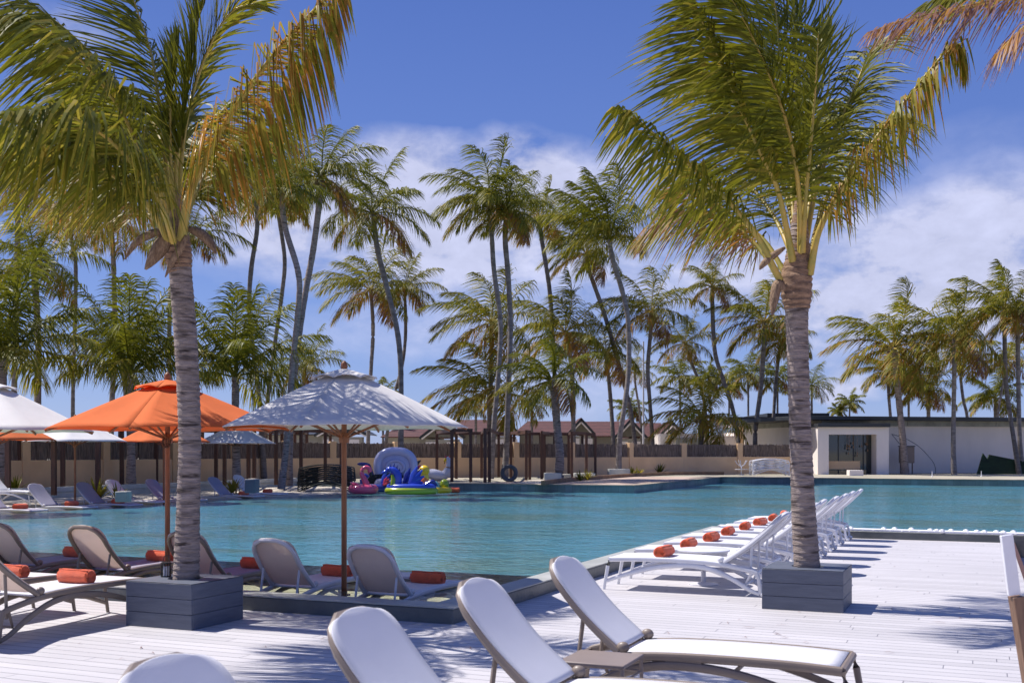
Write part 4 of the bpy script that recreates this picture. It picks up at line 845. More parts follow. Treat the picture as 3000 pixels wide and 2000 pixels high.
BG = [
 (45,520,150,44,[(52,640),(50,800),(45,1000),(40,1200),(35,1430)],24,1,-.4,'tall palm at the far left whose bare grey trunk runs behind the big crown',gL),
 (100,770,175,40,[(104,850),(112,1000),(110,1200),(108,1428)],28,0,-.3,'dark green palm at the far left edge with crown halfway up the sky',gL),
 (200,640,130,52,[(212,720),(222,790),(218,1000),(214,1135),(213,1300),(212,1420)],17,2,-.3,'slim tall palm with yellowed crown just under the big left crown',gL),
 (325,655,140,48,[(331,740),(334,830),(337,1020),(328,1175),(320,1420)],22,2,-.3,'tall palm with its trunk left of the orange parasol and yellow hanging leaves',gL),
 (5,1050,250,34,[(2,1100),(0,1250),(-5,1430)],52,0,-.1,'low wide young palm at the left edge right above the sunlit white parasol',gL),
 (383,1095,235,37,[(386,1120),(385,1250),(384,1360),(384,1430)],36,0,.1,'bushy young palm right behind the peak of the orange parasol',gL),
 (352,1000,120,42,[(362,1080),(372,1180),(380,1300),(370,1425)],24,0,-.2,'palm with thin trunk crowded behind the bushy young one by the orange parasol',gL),
 (689,1105,215,38,[(690,1120),(690,1220),(692,1330),(694,1430)],32,0,.1,'bushy young palm between the left palm trunk and the white parasol',gL),
 (560,690,140,44,[(505,830),(497,900),(496,1100),(497,1400)],19,0,.1,'dark palm half hidden behind the left trunk with fronds drooping to its right',gL),
 (748,520,160,46,[(751,600),(753,673),(736,788),(730,900),(742,1030),(760,1180),(775,1400)],20,1,-.1,'curved tall palm whose trunk comes down behind the orange canopy edge',gL),
 (812,570,130,50,[(818,640),(834,760),(826,860),(806,1000),(785,1160),(770,1390)],18,1,-.2,'slender palm left of a pair that bends, crown under the orange fronds',gL),
 (826,560,115,37,[(834,660),(874,800),(874,900),(858,1060),(848,1200),(836,1330),(824,1447)],26,0,-.1,'palm with strongly bowed trunk whose foot stands at the pool bank',gL),
 (943,520,165,41,[(936,590),(918,730),(897,845),(878,970),(862,1100),(850,1250),(846,1435)],27,0,.15,'tallest dark crowned palm left of centre leaning outward',gL),
 (1092,625,170,46,[(1104,720),(1130,830),(1160,950),(1172,1040),(1175,1149),(1174,1320)],24,0,.1,'leaning palm with hanging fronds above the tip of the white parasol',gL),
 (1085,850,150,58,[(1092,930),(1092,1000),(1086,1100),(1078,1300)],17,1,-.5,'mid height palm with crown blown left over the white parasol peak',gL),
 (1185,850,100,60,[(1188,920),(1187,1000),(1176,1080),(1155,1160),(1130,1300)],15,1,.05,'smaller palm just right of the leaning one, thin curved stem',gL),
 (893,1075,110,62,[(890,1130),(888,1300)],18,0,-.1,'short palm seen between trunks left of the white parasol',gL),
 (1120,1160,55,80,[(1122,1200),(1122,1300)],10,0,0,'tiny far palm showing just above the right slope of the white parasol',gL),
 (1430,590,165,50,[(1440,680),(1447,790),(1466,942),(1460,1100),(1447,1250),(1438,1390)],22,0,-.6,'left one of the twin tall palms in the middle, brown frond hanging',gM),
 (1484,620,130,50,[(1480,700),(1488,800),(1495,942),(1491,1100),(1484,1300),(1478,1402)],25,0,-.4,'right one of the twin tall palms, dark trunk behind the standing tyre',gM),
 (1580,640,125,64,[(1587,700),(1600,780),(1611,860),(1620,1000),(1630,1250)],20,1,-.5,'palm with small windblown crown between the twins and the leaning pair',gM),
 (1785,705,185,55,[(1795,760),(1825,860),(1840,942),(1842,1078),(1828,1200),(1815,1290),(1812,1385)],22,0,-.6,'tall palm of the crossing pair, wide crown blown left, foot in pale box',gM),
 (1718,745,120,66,[(1725,790),(1769,915),(1805,1040),(1838,1160),(1856,1260),(1862,1330)],19,1,-.6,'palm of the crossing pair that leans to the right behind the other trunk',gM),
 (1440,945,165,58,[(1440,1000),(1437,1150),(1432,1290)],20,1,-.7,'broad mid height palm left of the twin trunks with fronds streaming left',gM),
 (1655,975,160,64,[(1670,1040),(1678,1130),(1680,1300)],20,1,-.6,'broad palm in the centre with orange lower fronds over the red roofs',gM),
 (1432,1150,175,58,[(1434,1230),(1432,1300)],22,2,-.7,'low palm with long yellow fronds reaching toward the white parasol tip',gM),
 (1618,1115,140,45.6,[(1626,1170),(1632,1250),(1640,1330),(1637,1395)],36,0,-.6,'short thick trunked palm in a pale square box in front of the pergola',gM),
 (1775,1035,125,66,[(1780,1080),(1788,1160),(1797,1300)],18,1,-.5,'mid height palm behind the crossing trunks with yellow lower leaves',gM),
 (1905,915,135,66,[(1907,960),(1898,1078),(1904,1180),(1912,1300)],18,1,-.4,'palm right of the crossing pair with one rust coloured hanging frond',gM),
 (1558,1185,58,75,[(1558,1220),(1558,1300)],12,0,-.1,'small distant palm standing over the ridge of the middle red roof',gM),
 (1392,1190,55,75,[(1394,1220),(1394,1300)],12,0,-.1,'small distant palm peeking between roof and trunks left of centre',gM),
 (1860,1090,65,75,[(1862,1130),(1876,1220),(1880,1300)],10,1,-.4,'thin distant palm close to the grey mast',gM),
 (1845,1200,52,85,[(1846,1230),(1846,1300)],8,0,-.2,'smallest palm above the roof right of the crossing trunks',gM),
 (2087,840,85,66,[(2087,890),(2094,1027),(2118,1110),(2140,1175),(2158,1250),(2165,1330)],19,1,-.3,'solitary tall palm under the tip of the big right fronds, bent trunk',gR),
 (2005,1005,90,68,[(2025,1060),(2052,1130),(2066,1200),(2070,1300)],14,1,-.3,'palm with crown left of the bent solitary trunk, leaning right',gR),
 (2237,945,150,66,[(2238,1000),(2228,1144),(2214,1250),(2212,1330)],20,2,-.5,'bushy palm with orange fronds just left of the right palm trunk',gR),
 (2290,1000,95,68,[(2282,1040),(2270,1160),(2262,1330)],15,2,-.4,'palm half covered by the big right trunk',gR),
 (2055,1225,140,64,[(2055,1270),(2052,1330)],24,2,-.5,'low fresh yellow green palm in front of the bamboo panel fence',gR),
 (1990,1105,75,80,[(1992,1150),(1994,1300)],9,0,-.2,'distant palm low between the mast and the solitary bent palm',gR),
 (2075,1105,55,85,[(2077,1150),(2090,1300)],8,0,-.2,'distant palm low beside the bent trunk',gR),
 (2136,1125,65,85,[(2136,1170),(2136,1300)],8,0,-.1,'distant palm over the dark roof line, first of three',gR),
 (2190,1095,75,82,[(2192,1150),(2192,1300)],9,0,-.1,'distant palm over the dark roof line, middle of three',gR),
 (2280,1110,70,82,[(2278,1160),(2278,1300)],9,0,-.1,'distant palm over the dark roof line just left of the big trunk',gR),
 (2378,1130,70,78,[(2378,1180),(2378,1300)],10,0,.1,'distant palm peeping out right of the big right trunk',gR),
 (2489,1180,42,95,[(2489,1215),(2489,1300)],7,0,-.1,'tiny palm top alone above the long flat roof',gR),
 (2455,1205,28,95,[(2455,1225),(2455,1300)],6,0,-.1,'tiniest palm top above the flat roof',gR),
 (2618,1020,170,60,[(2625,1080),(2634,1180),(2646,1298),(2652,1385)],27,2,-.7,'palm with orange brown fronds streaming left in front of the service box',gR),
 (2793,990,165,60,[(2796,1060),(2794,1200),(2793,1300),(2795,1388)],19,2,-.6,'straight palm before the long white wall, crown blown left',gR),
 (2943,905,145,60.5,[(2943,980),(2947,1121),(2960,1220),(2972,1298),(2986,1388)],18,1,-.6,'tall palm near the right edge, left one of the pair',gR),
 (2982,930,110,60.8,[(2982,990),(2984,1150),(2988,1300),(2998,1385)],19,1,-.4,'tall palm at the right edge, right one of the pair',gR),
 (2600,1090,90,80,[(2603,1150),(2615,1300)],13,2,-.4,'palm behind the orange brown one left of the long roof middle',gR),
 (2812,1040,95,80,[(2814,1100),(2822,1170),(2834,1230)],13,1,-.3,'palm leaning right behind the straight one',gR),
 (2718,1140,95,80,[(2720,1200),(2720,1300)],16,2,-.4,'low bright yellow green palm behind the long flat roof',gR),
 (2952,1060,75,80,[(2940,1120),(2925,1200),(2920,1300)],10,2,-.3,'yellow palm between the pair at the right edge',gR),
 (2915,1165,85,82,[(2916,1220),(2916,1300)],14,0,-.2,'dark round palm low over the roof at the right edge',gR),
 (2660,1120,70,80,[(2662,1170),(2662,1300)],10,0,-.3,'palm low behind the trunk of the orange brown one',gR),
]
if QUICK_BG: BG = BG[::3]
for b in BG: bg_palm(*b)
# ------------------------------------------------------------------ boundary wall with stick panels
fence = thing('boundary_wall', 'long cream boundary wall with dark stick panels between its pillars, beyond the pool', 'wall', (0,0,0))
FP = [(-31,9,.36),(-24.6,20,.36),(-17.6,33,.36),(-8.3,50.5,.36),(3.0,55.5,.36),(9.5,60.5,.36),(15.9,61.5,.36)]
FP = [Vector(p) for p in FP]
m = MB()
top = 2.04; mid = 1.32; npil = 0; pil = []
for a, b in zip(FP[:-1], FP[1:]):
    m.bar(a+Vector((0,0,(mid-.36)/2)), b+Vector((0,0,(mid-.36)/2)), .22, mid-.36)
    L_ = (b-a).length; k = max(1, round(L_/3.3)); t = (b-a).normalized()
    for i in range(k+1):
        p = a+(b-a)*i/k
        if i < k: pil.append((p, t))
    for i in range(k):
        s0 = a+(b-a)*i/k+t*.16; s1 = a+(b-a)*(i+1)/k-t*.16; n = int((s1-s0).length/.058); pm = MB()
        for j in range(n):
            p = s0+(s1-s0)*(j+.5)/n; r = random.uniform(.022,.036); h = top-.03+random.uniform(-.05,.03)
            q = Vector((random.uniform(-.02,.02), random.uniform(-.02,.02), 0))
            pm.tube([Vector((p.x,p.y,mid+.002))+q*.3, Vector((p.x,p.y,h))+q], r, 5)
        pm.bar(Vector((s0.x,s0.y,mid+.15))+Vector((-t.y,t.x,0))*.05, Vector((s1.x,s1.y,mid+.15))+Vector((-t.y,t.x,0))*.05, .03, .05)
        pm.bar(Vector((s0.x,s0.y,top-.2))+Vector((-t.y,t.x,0))*.05, Vector((s1.x,s1.y,top-.2))+Vector((-t.y,t.x,0))*.05, .03, .05)
        pm.bar(Vector((s0.x,s0.y,(mid+top)/2))+Vector((-t.y,t.x,0))*.09, Vector((s1.x,s1.y,(mid+top)/2))+Vector((-t.y,t.x,0))*.09, .02, top-mid-.1)
        pm.build('stick_panel', M['stick'], fence)
m.build('wall_base', M['cream_wall'], fence)
for p, t in pil+[(FP[-1], Vector((1,0,0)))]:
    MB().box((p.x, p.y, (top+.36)/2+.012), (.30,.30,top-.36+.06), rz=math.atan2(t.y, t.x)).build('pillar', M['cream_wall'], fence, bevel=.01)

# ------------------------------------------------------------------ pergola frames
def pergola(label, posts, z1=2.55):
    """posts: four (x px, y px of foot), order round the frame"""
    P = [G(x, y, .36) for x, y in posts]; c = sum(P, Vector())/4; c.z = .36
    t = thing('pergola_frame', label, 'pergola', c, 0, 'dark timber pergola frames beyond the pool')
    for p in P: MB().box((p.x-c.x, p.y-c.y, (z1-.36)/2-.06), (.13,.13,z1-.36-.12)).build('post', M['dark_wood'], t, bevel=.008)
    for a, b in zip(P, P[1:]+P[:1]):
        d = (b-a).normalized()*.08
        MB().bar(a-c-d+Vector((0,0,z1-.42)), b-c+d+Vector((0,0,z1-.42)), .07, .13).build('beam', M['dark_wood'], t)
    return t
PG = [('nearest pergola frame, at the left edge behind the white sunlit lounger', [(23,1452),(158,1450),(131,1430),(55,1434)]),
      ('pergola frame behind the shaded far parasol, second from the left edge', [(184,1434),(287,1444),(270,1424),(176,1428)]),
      ('pergola frame behind the peak of the orange far parasol left of the left palm trunk', [(357,1426),(458,1420),(440,1410),(352,1415)]),
      ('pergola frame between left trunk and the far white parasol pole', [(633,1416),(658,1421),(716,1404),(593,1408)]),
      ('pergola frame right of the farthest white parasol', [(728,1421),(745,1421),(826,1402),(792,1403)]),
      ('pergola frame behind the bowed palm trunk foot', [(809,1420),(882,1415),(899,1399),(864,1399)]),
      ('pergola frame behind the stacked black loungers', [(953,1408),(1000,1411),(1010,1397),(968,1396)]),
      ('pergola frame over the white swan like float', [(1280,1402),(1337,1402),(1379,1411),(1324,1411)]),
      ('pergola frame left of the standing tyre', [(1411,1400),(1461,1398),(1434,1412),(1421,1413)]),
      ('pergola frame right of the standing tyre', [(1497,1399),(1506,1396),(1552,1405),(1542,1406)]),
      ('pergola frame behind the thick short palm', [(1587,1403),(1595,1399),(1624,1392),(1583,1392)]),
      ('rightmost pergola frame before the boundary wall', [(1666,1396),(1675,1401),(1718,1398),(1706,1393)])]
for lb, ps in PG: pergola(lb, ps)
pg = thing('pergola_frame', 'long low beam joining the middle pergola frames, ending in one post', 'pergola', G(1744,1394,.36), 0)
c = pg.location
MB().box((0,0,1.03), (.13,.13,2.07)).build('post', M['dark_wood'], pg)
a = G(1744,1394,.36)-c; b_ = G(1285,1399,.36)-c
MB().bar(a+Vector((0,0,2.14)), b_+Vector((0,0,2.14)), .08, .14).build('beam', M['dark_wood'], pg)
a = G(1006,1404,.36); b2 = G(20,1443,.36)
pg = thing('pergola_frame', 'long top beam over the left pergola posts, mostly behind the parasols', 'pergola', a, 0)
MB().bar(Vector((0,0,2.14)), b2-a+Vector((0,0,2.14)), .08, .14).build('beam', M['dark_wood'], pg)

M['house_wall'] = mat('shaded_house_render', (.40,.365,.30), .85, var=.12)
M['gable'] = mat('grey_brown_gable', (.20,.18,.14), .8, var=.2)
# ------------------------------------------------------------------ red roofed bungalows behind the wall
def bungalow(label, x0, x1, ridge_y, gx, gw, ytop, eave_y, Y, hipL=True, gable_mat=None, roofm=None):
    """x0..x1 main roof span in photo pixels, gx gable apex"""
    g_ = lambda x, y: W(x, y, Y)
    o = W((x0+x1)/2, HY, Y); o.z = .34
    t = thing('bungalow', label, 'bungalow', o, 0, 'bungalows with maroon roofs behind the boundary wall')
    X0, X1 = g_(x0,0).x-o.x, g_(x1,0).x-o.x; zr = g_(0,ridge_y).z-.34; ze = g_(0,eave_y).z-.34; D = 4.2
    hip = 1.0 if hipL else 0
    m = MB(); rx0 = X0+hip*((zr-ze)*1.1)
    m.add([(X0,-D,ze),(X1,-D,ze),(X1,D,ze),(X0,D,ze),(rx0,0,zr),(X1,0,zr)], [(0,1,5,4),(2,3,4,5),(3,0,4),(1,2,5)]); 
    m.build('roof', roofm or M['roof'], t, smooth=False, solid=.06, recalc=False)
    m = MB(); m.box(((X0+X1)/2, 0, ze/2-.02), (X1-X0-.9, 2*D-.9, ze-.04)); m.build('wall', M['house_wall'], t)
    GX = g_(gx,0).x-o.x; GW = gw/F*Y; za = g_(0,ytop).z-.34; zg = ze-.02; y0 = -D-.9; y1 = 0
    m = MB(); m.add([(GX-GW,y0,zg),(GX,y0,za),(GX+GW,y0,zg),(GX-GW,y1,zg),(GX,y1,za),(GX+GW,y1,zg)], [(0,1,4,3),(1,2,5,4)])
    m.build('gable_roof', roofm or M['roof'], t, smooth=False, solid=.06)
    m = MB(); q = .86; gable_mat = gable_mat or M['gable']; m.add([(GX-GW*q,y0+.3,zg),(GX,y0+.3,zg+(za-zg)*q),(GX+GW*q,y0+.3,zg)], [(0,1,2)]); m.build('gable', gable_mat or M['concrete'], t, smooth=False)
    m = MB(); m.bar((GX-GW,y0-.02,zg-.08),(GX,y0-.02,za-.08),.05,.16); m.bar((GX,y0-.02,za-.08),(GX+GW,y0-.02,zg-.08),.05,.16); m.build('barge_board', M['black_trim'], t)
    m = MB(); m.bar((GX-GW*.9,y0+.02,zg-.13),(GX,y0+.02,za-.30),.05,.10); m.bar((GX,y0+.02,za-.30),(GX+GW*.9,y0+.02,zg-.13),.05,.10); m.build('trim', M['white_wall'], t)
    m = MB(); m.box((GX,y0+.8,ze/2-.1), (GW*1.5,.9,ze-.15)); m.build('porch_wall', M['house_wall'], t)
    for wx in (-.5, .45): MB().box((GX+GW*wx, y0+.33, ze-.55), (.75,.06,.40)).build('window', M['white_wall'], t)
    return t
bungalow('bungalow behind the white parasol pole with dark grey gable', 790, 1005, 1262, 1030, 75, 1232, 1275, 84, gable_mat=M['black_trim'], roofm=M['black_trim'])
bungalow('maroon roofed bungalow under the right tip of the white parasol', 1135, 1310, 1246, 1308, 62, 1234, 1282, 80)
bungalow('maroon roofed bungalow whose gable stands behind the twin palm trunks', 1345, 1482, 1230, 1482, 40, 1224, 1274, 80, hipL=False)
bungalow('maroon roofed bungalow in the middle with sloping left hip', 1505, 1690, 1234, 1690, 38, 1230, 1272, 80)
bungalow('maroon roofed bungalow behind the crossing palm trunks', 1706, 1826, 1235, 1826, 44, 1232, 1280, 80, hipL=False)
bungalow('rightmost maroon roofed bungalow, partly hidden by low yellow green palm', 1838, 1935, 1239, 1942, 44, 1240, 1282, 82, hipL=False)
# ------------------------------------------------------------------ pavilion left of the long hall
Y = 74
pav = thing('pavilion', 'cream flat roofed pavilion with dark slot windows left of the right palm trunk', 'pavilion', (W(2160,0,Y).x, Y, .34))
ox = pav.location.x
def bx(obj, x0, x1, yt, yb, dep, name, m, Yf=Y, org=None, bev=0, dy=0):
    a = W(x0, yt, Yf); b = W(x1, yb, Yf); org = org if org is not None else pav.location
    zb = max(b.z, .34); MB().box(((a.x+b.x)/2-org[0], Yf+dep/2+dy-org[1], (a.z+zb)/2-org[2]), (b.x-a.x, dep, a.z-zb)).build(name, m, obj, bevel=bev)
bx(pav, 1935, 2062, 1270, 1400, 6, 'wall', M['white_wall']); bx(pav, 2062, 2150, 1276, 1400, 6.01, 'wall', M['white_wall'])
bx(pav, 1980, 2060, 1283, 1400, .08, 'panel', M['concrete'], dy=-.09)
bx(pav, 2150, 2395, 1231, 1249, 6, 'wall', M['white_wall']); bx(pav, 2150, 2395, 1266, 1400, 6, 'wall', M['white_wall'])
bx(pav, 2155, 2268, 1249, 1266, 5.5, 'window', M['glass'], dy=.35); bx(pav, 2284, 2395, 1249, 1266, 5.5, 'window', M['glass'], dy=.35)
bx(pav, 2266, 2285, 1222, 1400, .5, 'column', M['white_wall'], dy=-.5); bx(pav, 2165, 2175, 1249, 1400, .3, 'column', M['cream_wall'], dy=-.3)
bx(pav, 2130, 2250, 1221, 1231, 6.6, 'roof', M['black_trim'], dy=-.3); bx(pav, 2240, 2420, 1211, 1222, 7.5, 'roof', M['black_trim'], dy=-.8)
# ------------------------------------------------------------------ long hall on the right
A = W(2402, HY, 62); B = W(3110, HY, 65.5); A.z = B.z = .36
tdir = (B-A).normalized(); nd = Vector((-tdir.y, tdir.x, 0)); LH_ = (B-A).length; ra = math.atan2(tdir.y, tdir.x)
hall = thing('long_hall', 'long white flat roofed hall with black roof edge behind the right palms', 'building', A, ra)
m = MB(); m.box((LH_/2, 5, 1.36), (LH_, 10, 2.72)); m.build('wall', M['white_wall'], hall)
m = MB(); m.box((LH_/2, 4.9, 2.87), (LH_+.02, 10.3, .30)); m.build('concrete_band', M['concrete'], hall)
m = MB(); m.box((LH_/2-.6, 4.6, 3.13), (LH_+2.6, 11.4, .22)); m.build('roof', M['black_trim'], hall, bevel=.02)
for i in range(6):
    MB().box((2.5+i*2.9, -.262, 2.87), (.012,.012,.29)).build('joint', M['black_trim'], hall)
# entrance block
Ye = 60.0; xa = W(2396,0,Ye).x; xb = W(2604,0,Ye).x
ent = thing('entrance_block', 'boxy white entrance with dark glass front joined to the long white hall', 'entrance', ((xa+xb)/2, Ye, .36))
hw = (xb-xa)/2; zt = W(0,1250,Ye).z-.36; xg0 = W(2428,0,Ye).x-ent.location.x; xg1 = W(2568,0,Ye).x-ent.location.x; zg = W(0,1272,Ye).z-.36
MB().box((-hw+(xg0+hw)/2, 1.0, zt/2), (xg0+hw, 2.0, zt)).build('pier', M['white_wall'], ent); MB().box(((xg1+hw)/2, 1.0, zt/2), (hw-xg1, 2.0, zt)).build('pier', M['white_wall'], ent)
MB().box(((xg0+xg1)/2, 1.0, (zt+zg)/2), (xg1-xg0, 2.0, zt-zg)).build('lintel', M['white_wall'], ent)
MB().box((-.03, .9, zt+.09), (2*hw+.06, 2.3, .20)).build('roof_edge', M['black_trim'], ent, bevel=.01)
gm = M['glass']; MB().box(((xg0+xg1)/2, .9, zg/2), (xg1-xg0, .04, zg)).build('glass_front', gm, ent); gfr = ent.children[-1] if False else bpy.data.objects['glass_front']
for q in (.30, .62, .83):
    MB().box((xg0+(xg1-xg0)*q, .86, zg/2), (.045,.05,zg)).build('glass_frame', M['black_trim'], gfr)
MB().box(((xg0+xg1)/2-.3, .80, .50), (1.9,.12,.45)).build('sill_bench', M['cream_wall'], ent)
hb = MB()
for i in range(14):
    x = xg0+(xg1-xg0)*(.45+.5*random.random()); z = zg*random.uniform(.45,.85); hb.ell((x,.70,z), (.035,.035,.075), 6, 5)
    hb.bar((x,.70,z+.07), (x,.70,zg-.002), .006)
hb.build('hanging_lamps', M['sheath'], ent)
# louvred brown panel between wall end and entrance
Yl = 61.2
lv = thing('louvre_screen', 'narrow brown slatted screen between the right palm trunk and the entrance', 'screen', W(2384,HY,Yl)-Vector((0,0,EYE-.36)))
m = MB(); h = W(0,1283,Yl).z-.36
for i in range(18): m.box((0, 0, .06+i*(h/18)), (.62,.05,h/18*.66))
m.build('slats', M['rust_edge'], lv); MB().box((0,.045,h/2), (.64,.02,h)).build('backing', M['dark_wood'], lv)
# white stone block in front of the glass
Yb = 57.5
o = MB().box((0,0,.13), (.74,.5,.30)).build('stone_block', M['white_wall'], loc=W(2505,HY,Yb)-Vector((0,0,EYE-.36)), bevel=.02); tag(o, 'small white block on the ground before the dark glass entrance', 'block')
# service box and its cable on the wall
Ys = 61.8; sbx = thing('service_cabinet', 'brown wall cabinet on posts behind the orange brown palm trunk', 'cabinet', W(2656,HY,Ys)-Vector((0,0,EYE-.36)))
MB().box((0,0,1.07), (.80,.30,.92)).build('cabinet', mat('brown_panel', (.33,.25,.20), .6, var=.2), sbx, bevel=.015)
MB().box((0,-.02,1.56), (.86,.36,.05)).build('cabinet_top', M['black_trim'], sbx)
for x in (-.34,.32): MB().box((x,0,.30), (.05,.05,.62)).build('leg', M['dark_wood'], sbx)
Yc = 61.5
mm = MB(); mm.tube([tuple(p) for p in catmull([W(x,y,Yc) for x,y in ((2612,1271),(2650,1283),(2690,1306),(2722,1338),(2738,1362),(2741,1390))], 6)], .016, 5)
mm.tube([tuple(W(2612,1271,Yc)), tuple(W(2640,1305,Yc))], .016, 5)
o = mm.build('bent_rod', M['black_trim']); tag(o, 'thin dark rod bent in an arc in front of the white wall', 'rod')
# dark green folded sheet leaning on the hall
Yg = 60.5
gp = [W(x,y,Yg) for x,y in ((2862,1391),(2887,1327),(2898,1344),(2905,1331),(3010,1352),(3010,1391))]
m = MB(); vs = [p+Vector((0,(p.z-.36)*.25,0)) for p in gp]+[p+Vector((0,(p.z-.36)*.25+.10,0)) for p in gp]; n = 6
m.add(vs, [(0,1,2,3,4,5),(11,10,9,8,7,6)]+[(i,(i+1)%n,n+(i+1)%n,n+i) for i in range(n)])
o = m.build('green_tarpaulin', mat('dark_green_cloth', (.030,.055,.022), .9, c2=(.018,.03,.015), vscale=1.5, vs=(1,1,2)), smooth=False); tag(o, 'dark green folded sheet with notched top leaning at the right end of the hall', 'tarpaulin')
# grey mast
Ym = 70; a = W(1885,1300,Ym); a.z = .34
o = MB().tube([(0,0,0),(0,0,W(0,1000,Ym).z-.34)], [.07,.045], 10).build('mast', M['grey_metal'], loc=a); tag(o, 'thin straight grey mast between leaning palms right of centre', 'mast')
# ------------------------------------------------------------------ things on the far terrace
tyre = MB()
c = G(1492,1411,.36)
prof = [(.20,-.10),(.23,-.125),(.32,-.13),(.355,-.10),(.36,0),(.355,.10),(.32,.13),(.23,.125),(.20,.10),(.215,0)]; n = 36; vs = []; fs = []
for j in range(n):
    a = 2*math.pi*j/n
    for r, y in prof: vs.append((r*math.cos(a)*(1+.012*(j%2)*(r>.34)), y, .36+r*math.sin(a)*(1+.012*(j%2)*(r>.34))))
k = len(prof)
for j in range(n):
    for i in range(k): fs.append((j*k+i, ((j+1)%n)*k+i, ((j+1)%n)*k+(i+1)%k, j*k+(i+1)%k))
tyre.add(vs, fs); o = tyre.build('standing_tyre', M['rubber'], loc=c, rz=R(-8)); tag(o, 'grey tyre standing upright at the foot of the dark twin palm trunk', 'tyre')
def pbox(name, x0, x1, yb, h, label, dep=.8, m=None, cat='planter'):
    a = G(x0,yb,.36); b = G(x1,yb,.36); t = thing(name, label, cat, (a+b)/2)
    wd = (b-a).length; MB().box((0,dep/2,h/2), (wd,dep,h)).build('box', m or M['pale_concrete'], t, bevel=.02)
    MB().box((0,dep/2,h+.004), (wd-.14,dep-.14,.012)).build('soil', M['sand'], t); return t
pbox('concrete_planter', 1595, 1645, 1411, .36, 'pale square concrete planter around the short thick palm')
pbox('concrete_planter', 1646, 1673, 1408, .28, 'small greenish concrete box right beside the thick palm planter', .5, M['concrete'])
pbox('concrete_planter', 1784, 1846, 1396, .38, 'pale greenish planter at the foot of the crossing palm trunks', .9)
pbox('concrete_planter', 1682, 1744, 1399, .22, 'low white slab by the foot of the rightmost pergola posts', .5)
pbox('concrete_planter', 336, 372, 1470, .26, 'pale grey box planter on the bank behind far sunlit lounger', .35, M['concrete'])
pbox('concrete_planter', 716, 747, 1444, .42, 'blue grey box at the bank behind the last far lounger', .6, M['planter'])
# stack of white loungers and a table base
def stack(label, cpx, cpy, n, Y, m, rz, group=None, k=1.0, z=.36, name='lounger_stack', dz=.085):
    c = W(cpx, HY, Y); c.z = z
    for i in range(n):
        t = thing('stacked_lounger', label % ['lowest','second','third','fourth','fifth','sixth','seventh','eighth','ninth','tenth'][i], 'sun lounger', c+Vector((random.uniform(-.03,.03), random.uniform(-.03,.03), i*dz)), R(rz+random.uniform(-1.2,1.2)), group)
        w = .32
        for sg in (-1,1):
            mb = MB(); mb.tube([tuple(p) for p in catmull([(-.95,sg*w,.24),(-.5,sg*w,.33),(0,sg*w,.37),(.5,sg*w,.34),(.95,sg*w,.25)], 4)], .024, 6)
            mb.tube([tuple(p) for p in catmull([(-.95,sg*w,.02),(-.6,sg*w,.17),(0,sg*w,.31),(.6,sg*w,.17),(.95,sg*w,.02)], 4)], .02, 6)
            mb.tube([(-.95,sg*w,.24),(-.98,sg*w,.0)], .018, 6); mb.tube([(.95,sg*w,.25),(.98,sg*w,.0)], .018, 6); mb.build('side_frame', m, t)
        MB().grid(lambda a, b: (-.9+1.8*a, (b*2-1)*.27, .25+.13*math.sin(math.pi*a)), 10, 2).build('seat', m, t, solid=.012)
stack('%s flat white lounger of the stack by the right boundary wall', 2254, 0, 7, 57.5, M['white_metal'], 2, 'white loungers stacked by the wall')
tb = thing('table_base', 'white upturned table base with splayed feet left of the stacked white loungers', 'table base', W(2172,HY,58)-Vector((0,0,EYE-.36)))
mb = MB(); mb.tube([(0,0,.05),(0,0,.45)], .03, 8)
for a in range(0,360,72): mb.tube([(0,0,.45),(.2*math.cos(R(a+15)),.2*math.sin(R(a+15)),.58),(.33*math.cos(R(a+15)),.33*math.sin(R(a+15)),.78)], .018, 6)
mb.build('feet', M['white_metal'], tb); MB().lathe([(.005,.30),(.34,.30),(.34,.33),(.005,.33)], n=20).build('table_top', M['white_metal'], tb)
MB().lathe([(.15,0),(.15,.04),(.03,.06)], n=14).build('foot_plate', M['white_metal'], tb)
stack('%s black lounger of the big stack at the pool bank left of the flamingo', 958, 0, 9, 40.0, M['black_plastic'], -3, 'black loungers in the big stack', z=.14, dz=.078)
stack('%s black lounger of the small stack between flamingo and dragon floats', 1133, 0, 5, 42.6, M['black_plastic'], 4, 'black loungers in the small stack', z=.14, dz=.055)
# lamp spikes on the far coping
for x, y in ((2731,1393),(2875,1395)):
    o = MB().tube([(0,0,0),(0,0,.05),(0,0,.28)], [.05,.018,.014], 8).build('spike_lamp', M['white_metal'], loc=W(x,HY,53.6)-Vector((0,0,EYE-.385))); tag(o, 'small white spike lamp on the far pool edge, %s' % ('before the straight palm' if x < 2800 else 'nearer the green sheet'), 'lamp')
# leaning post with white board at the right edge
Yp = 6.0
ps = thing('leaning_post', 'brown leaning timber post with a white board fixed on its top at the right edge', 'post', (W(3040,HY,Yp).x, Yp, -.02))
bz = ps.location
top_ = W(2948,1566,Yp)-bz; md = W(2971,1742,Yp)-bz
MB().bar(md+(md-top_)*.02+Vector((.012,.005,0)), Vector((.02,.005,0)), .062, .075, up=(0,1,0)).build('timber', mat('brown_post_timber', (.25,.145,.09), .6, var=.35, vscale=9, vs=(6,6,.8)), ps, bevel=.004)
MB().bar(top_, md, .066, .026, up=(0,1,0)).build('board', M['white_metal'], ps, bevel=.003)

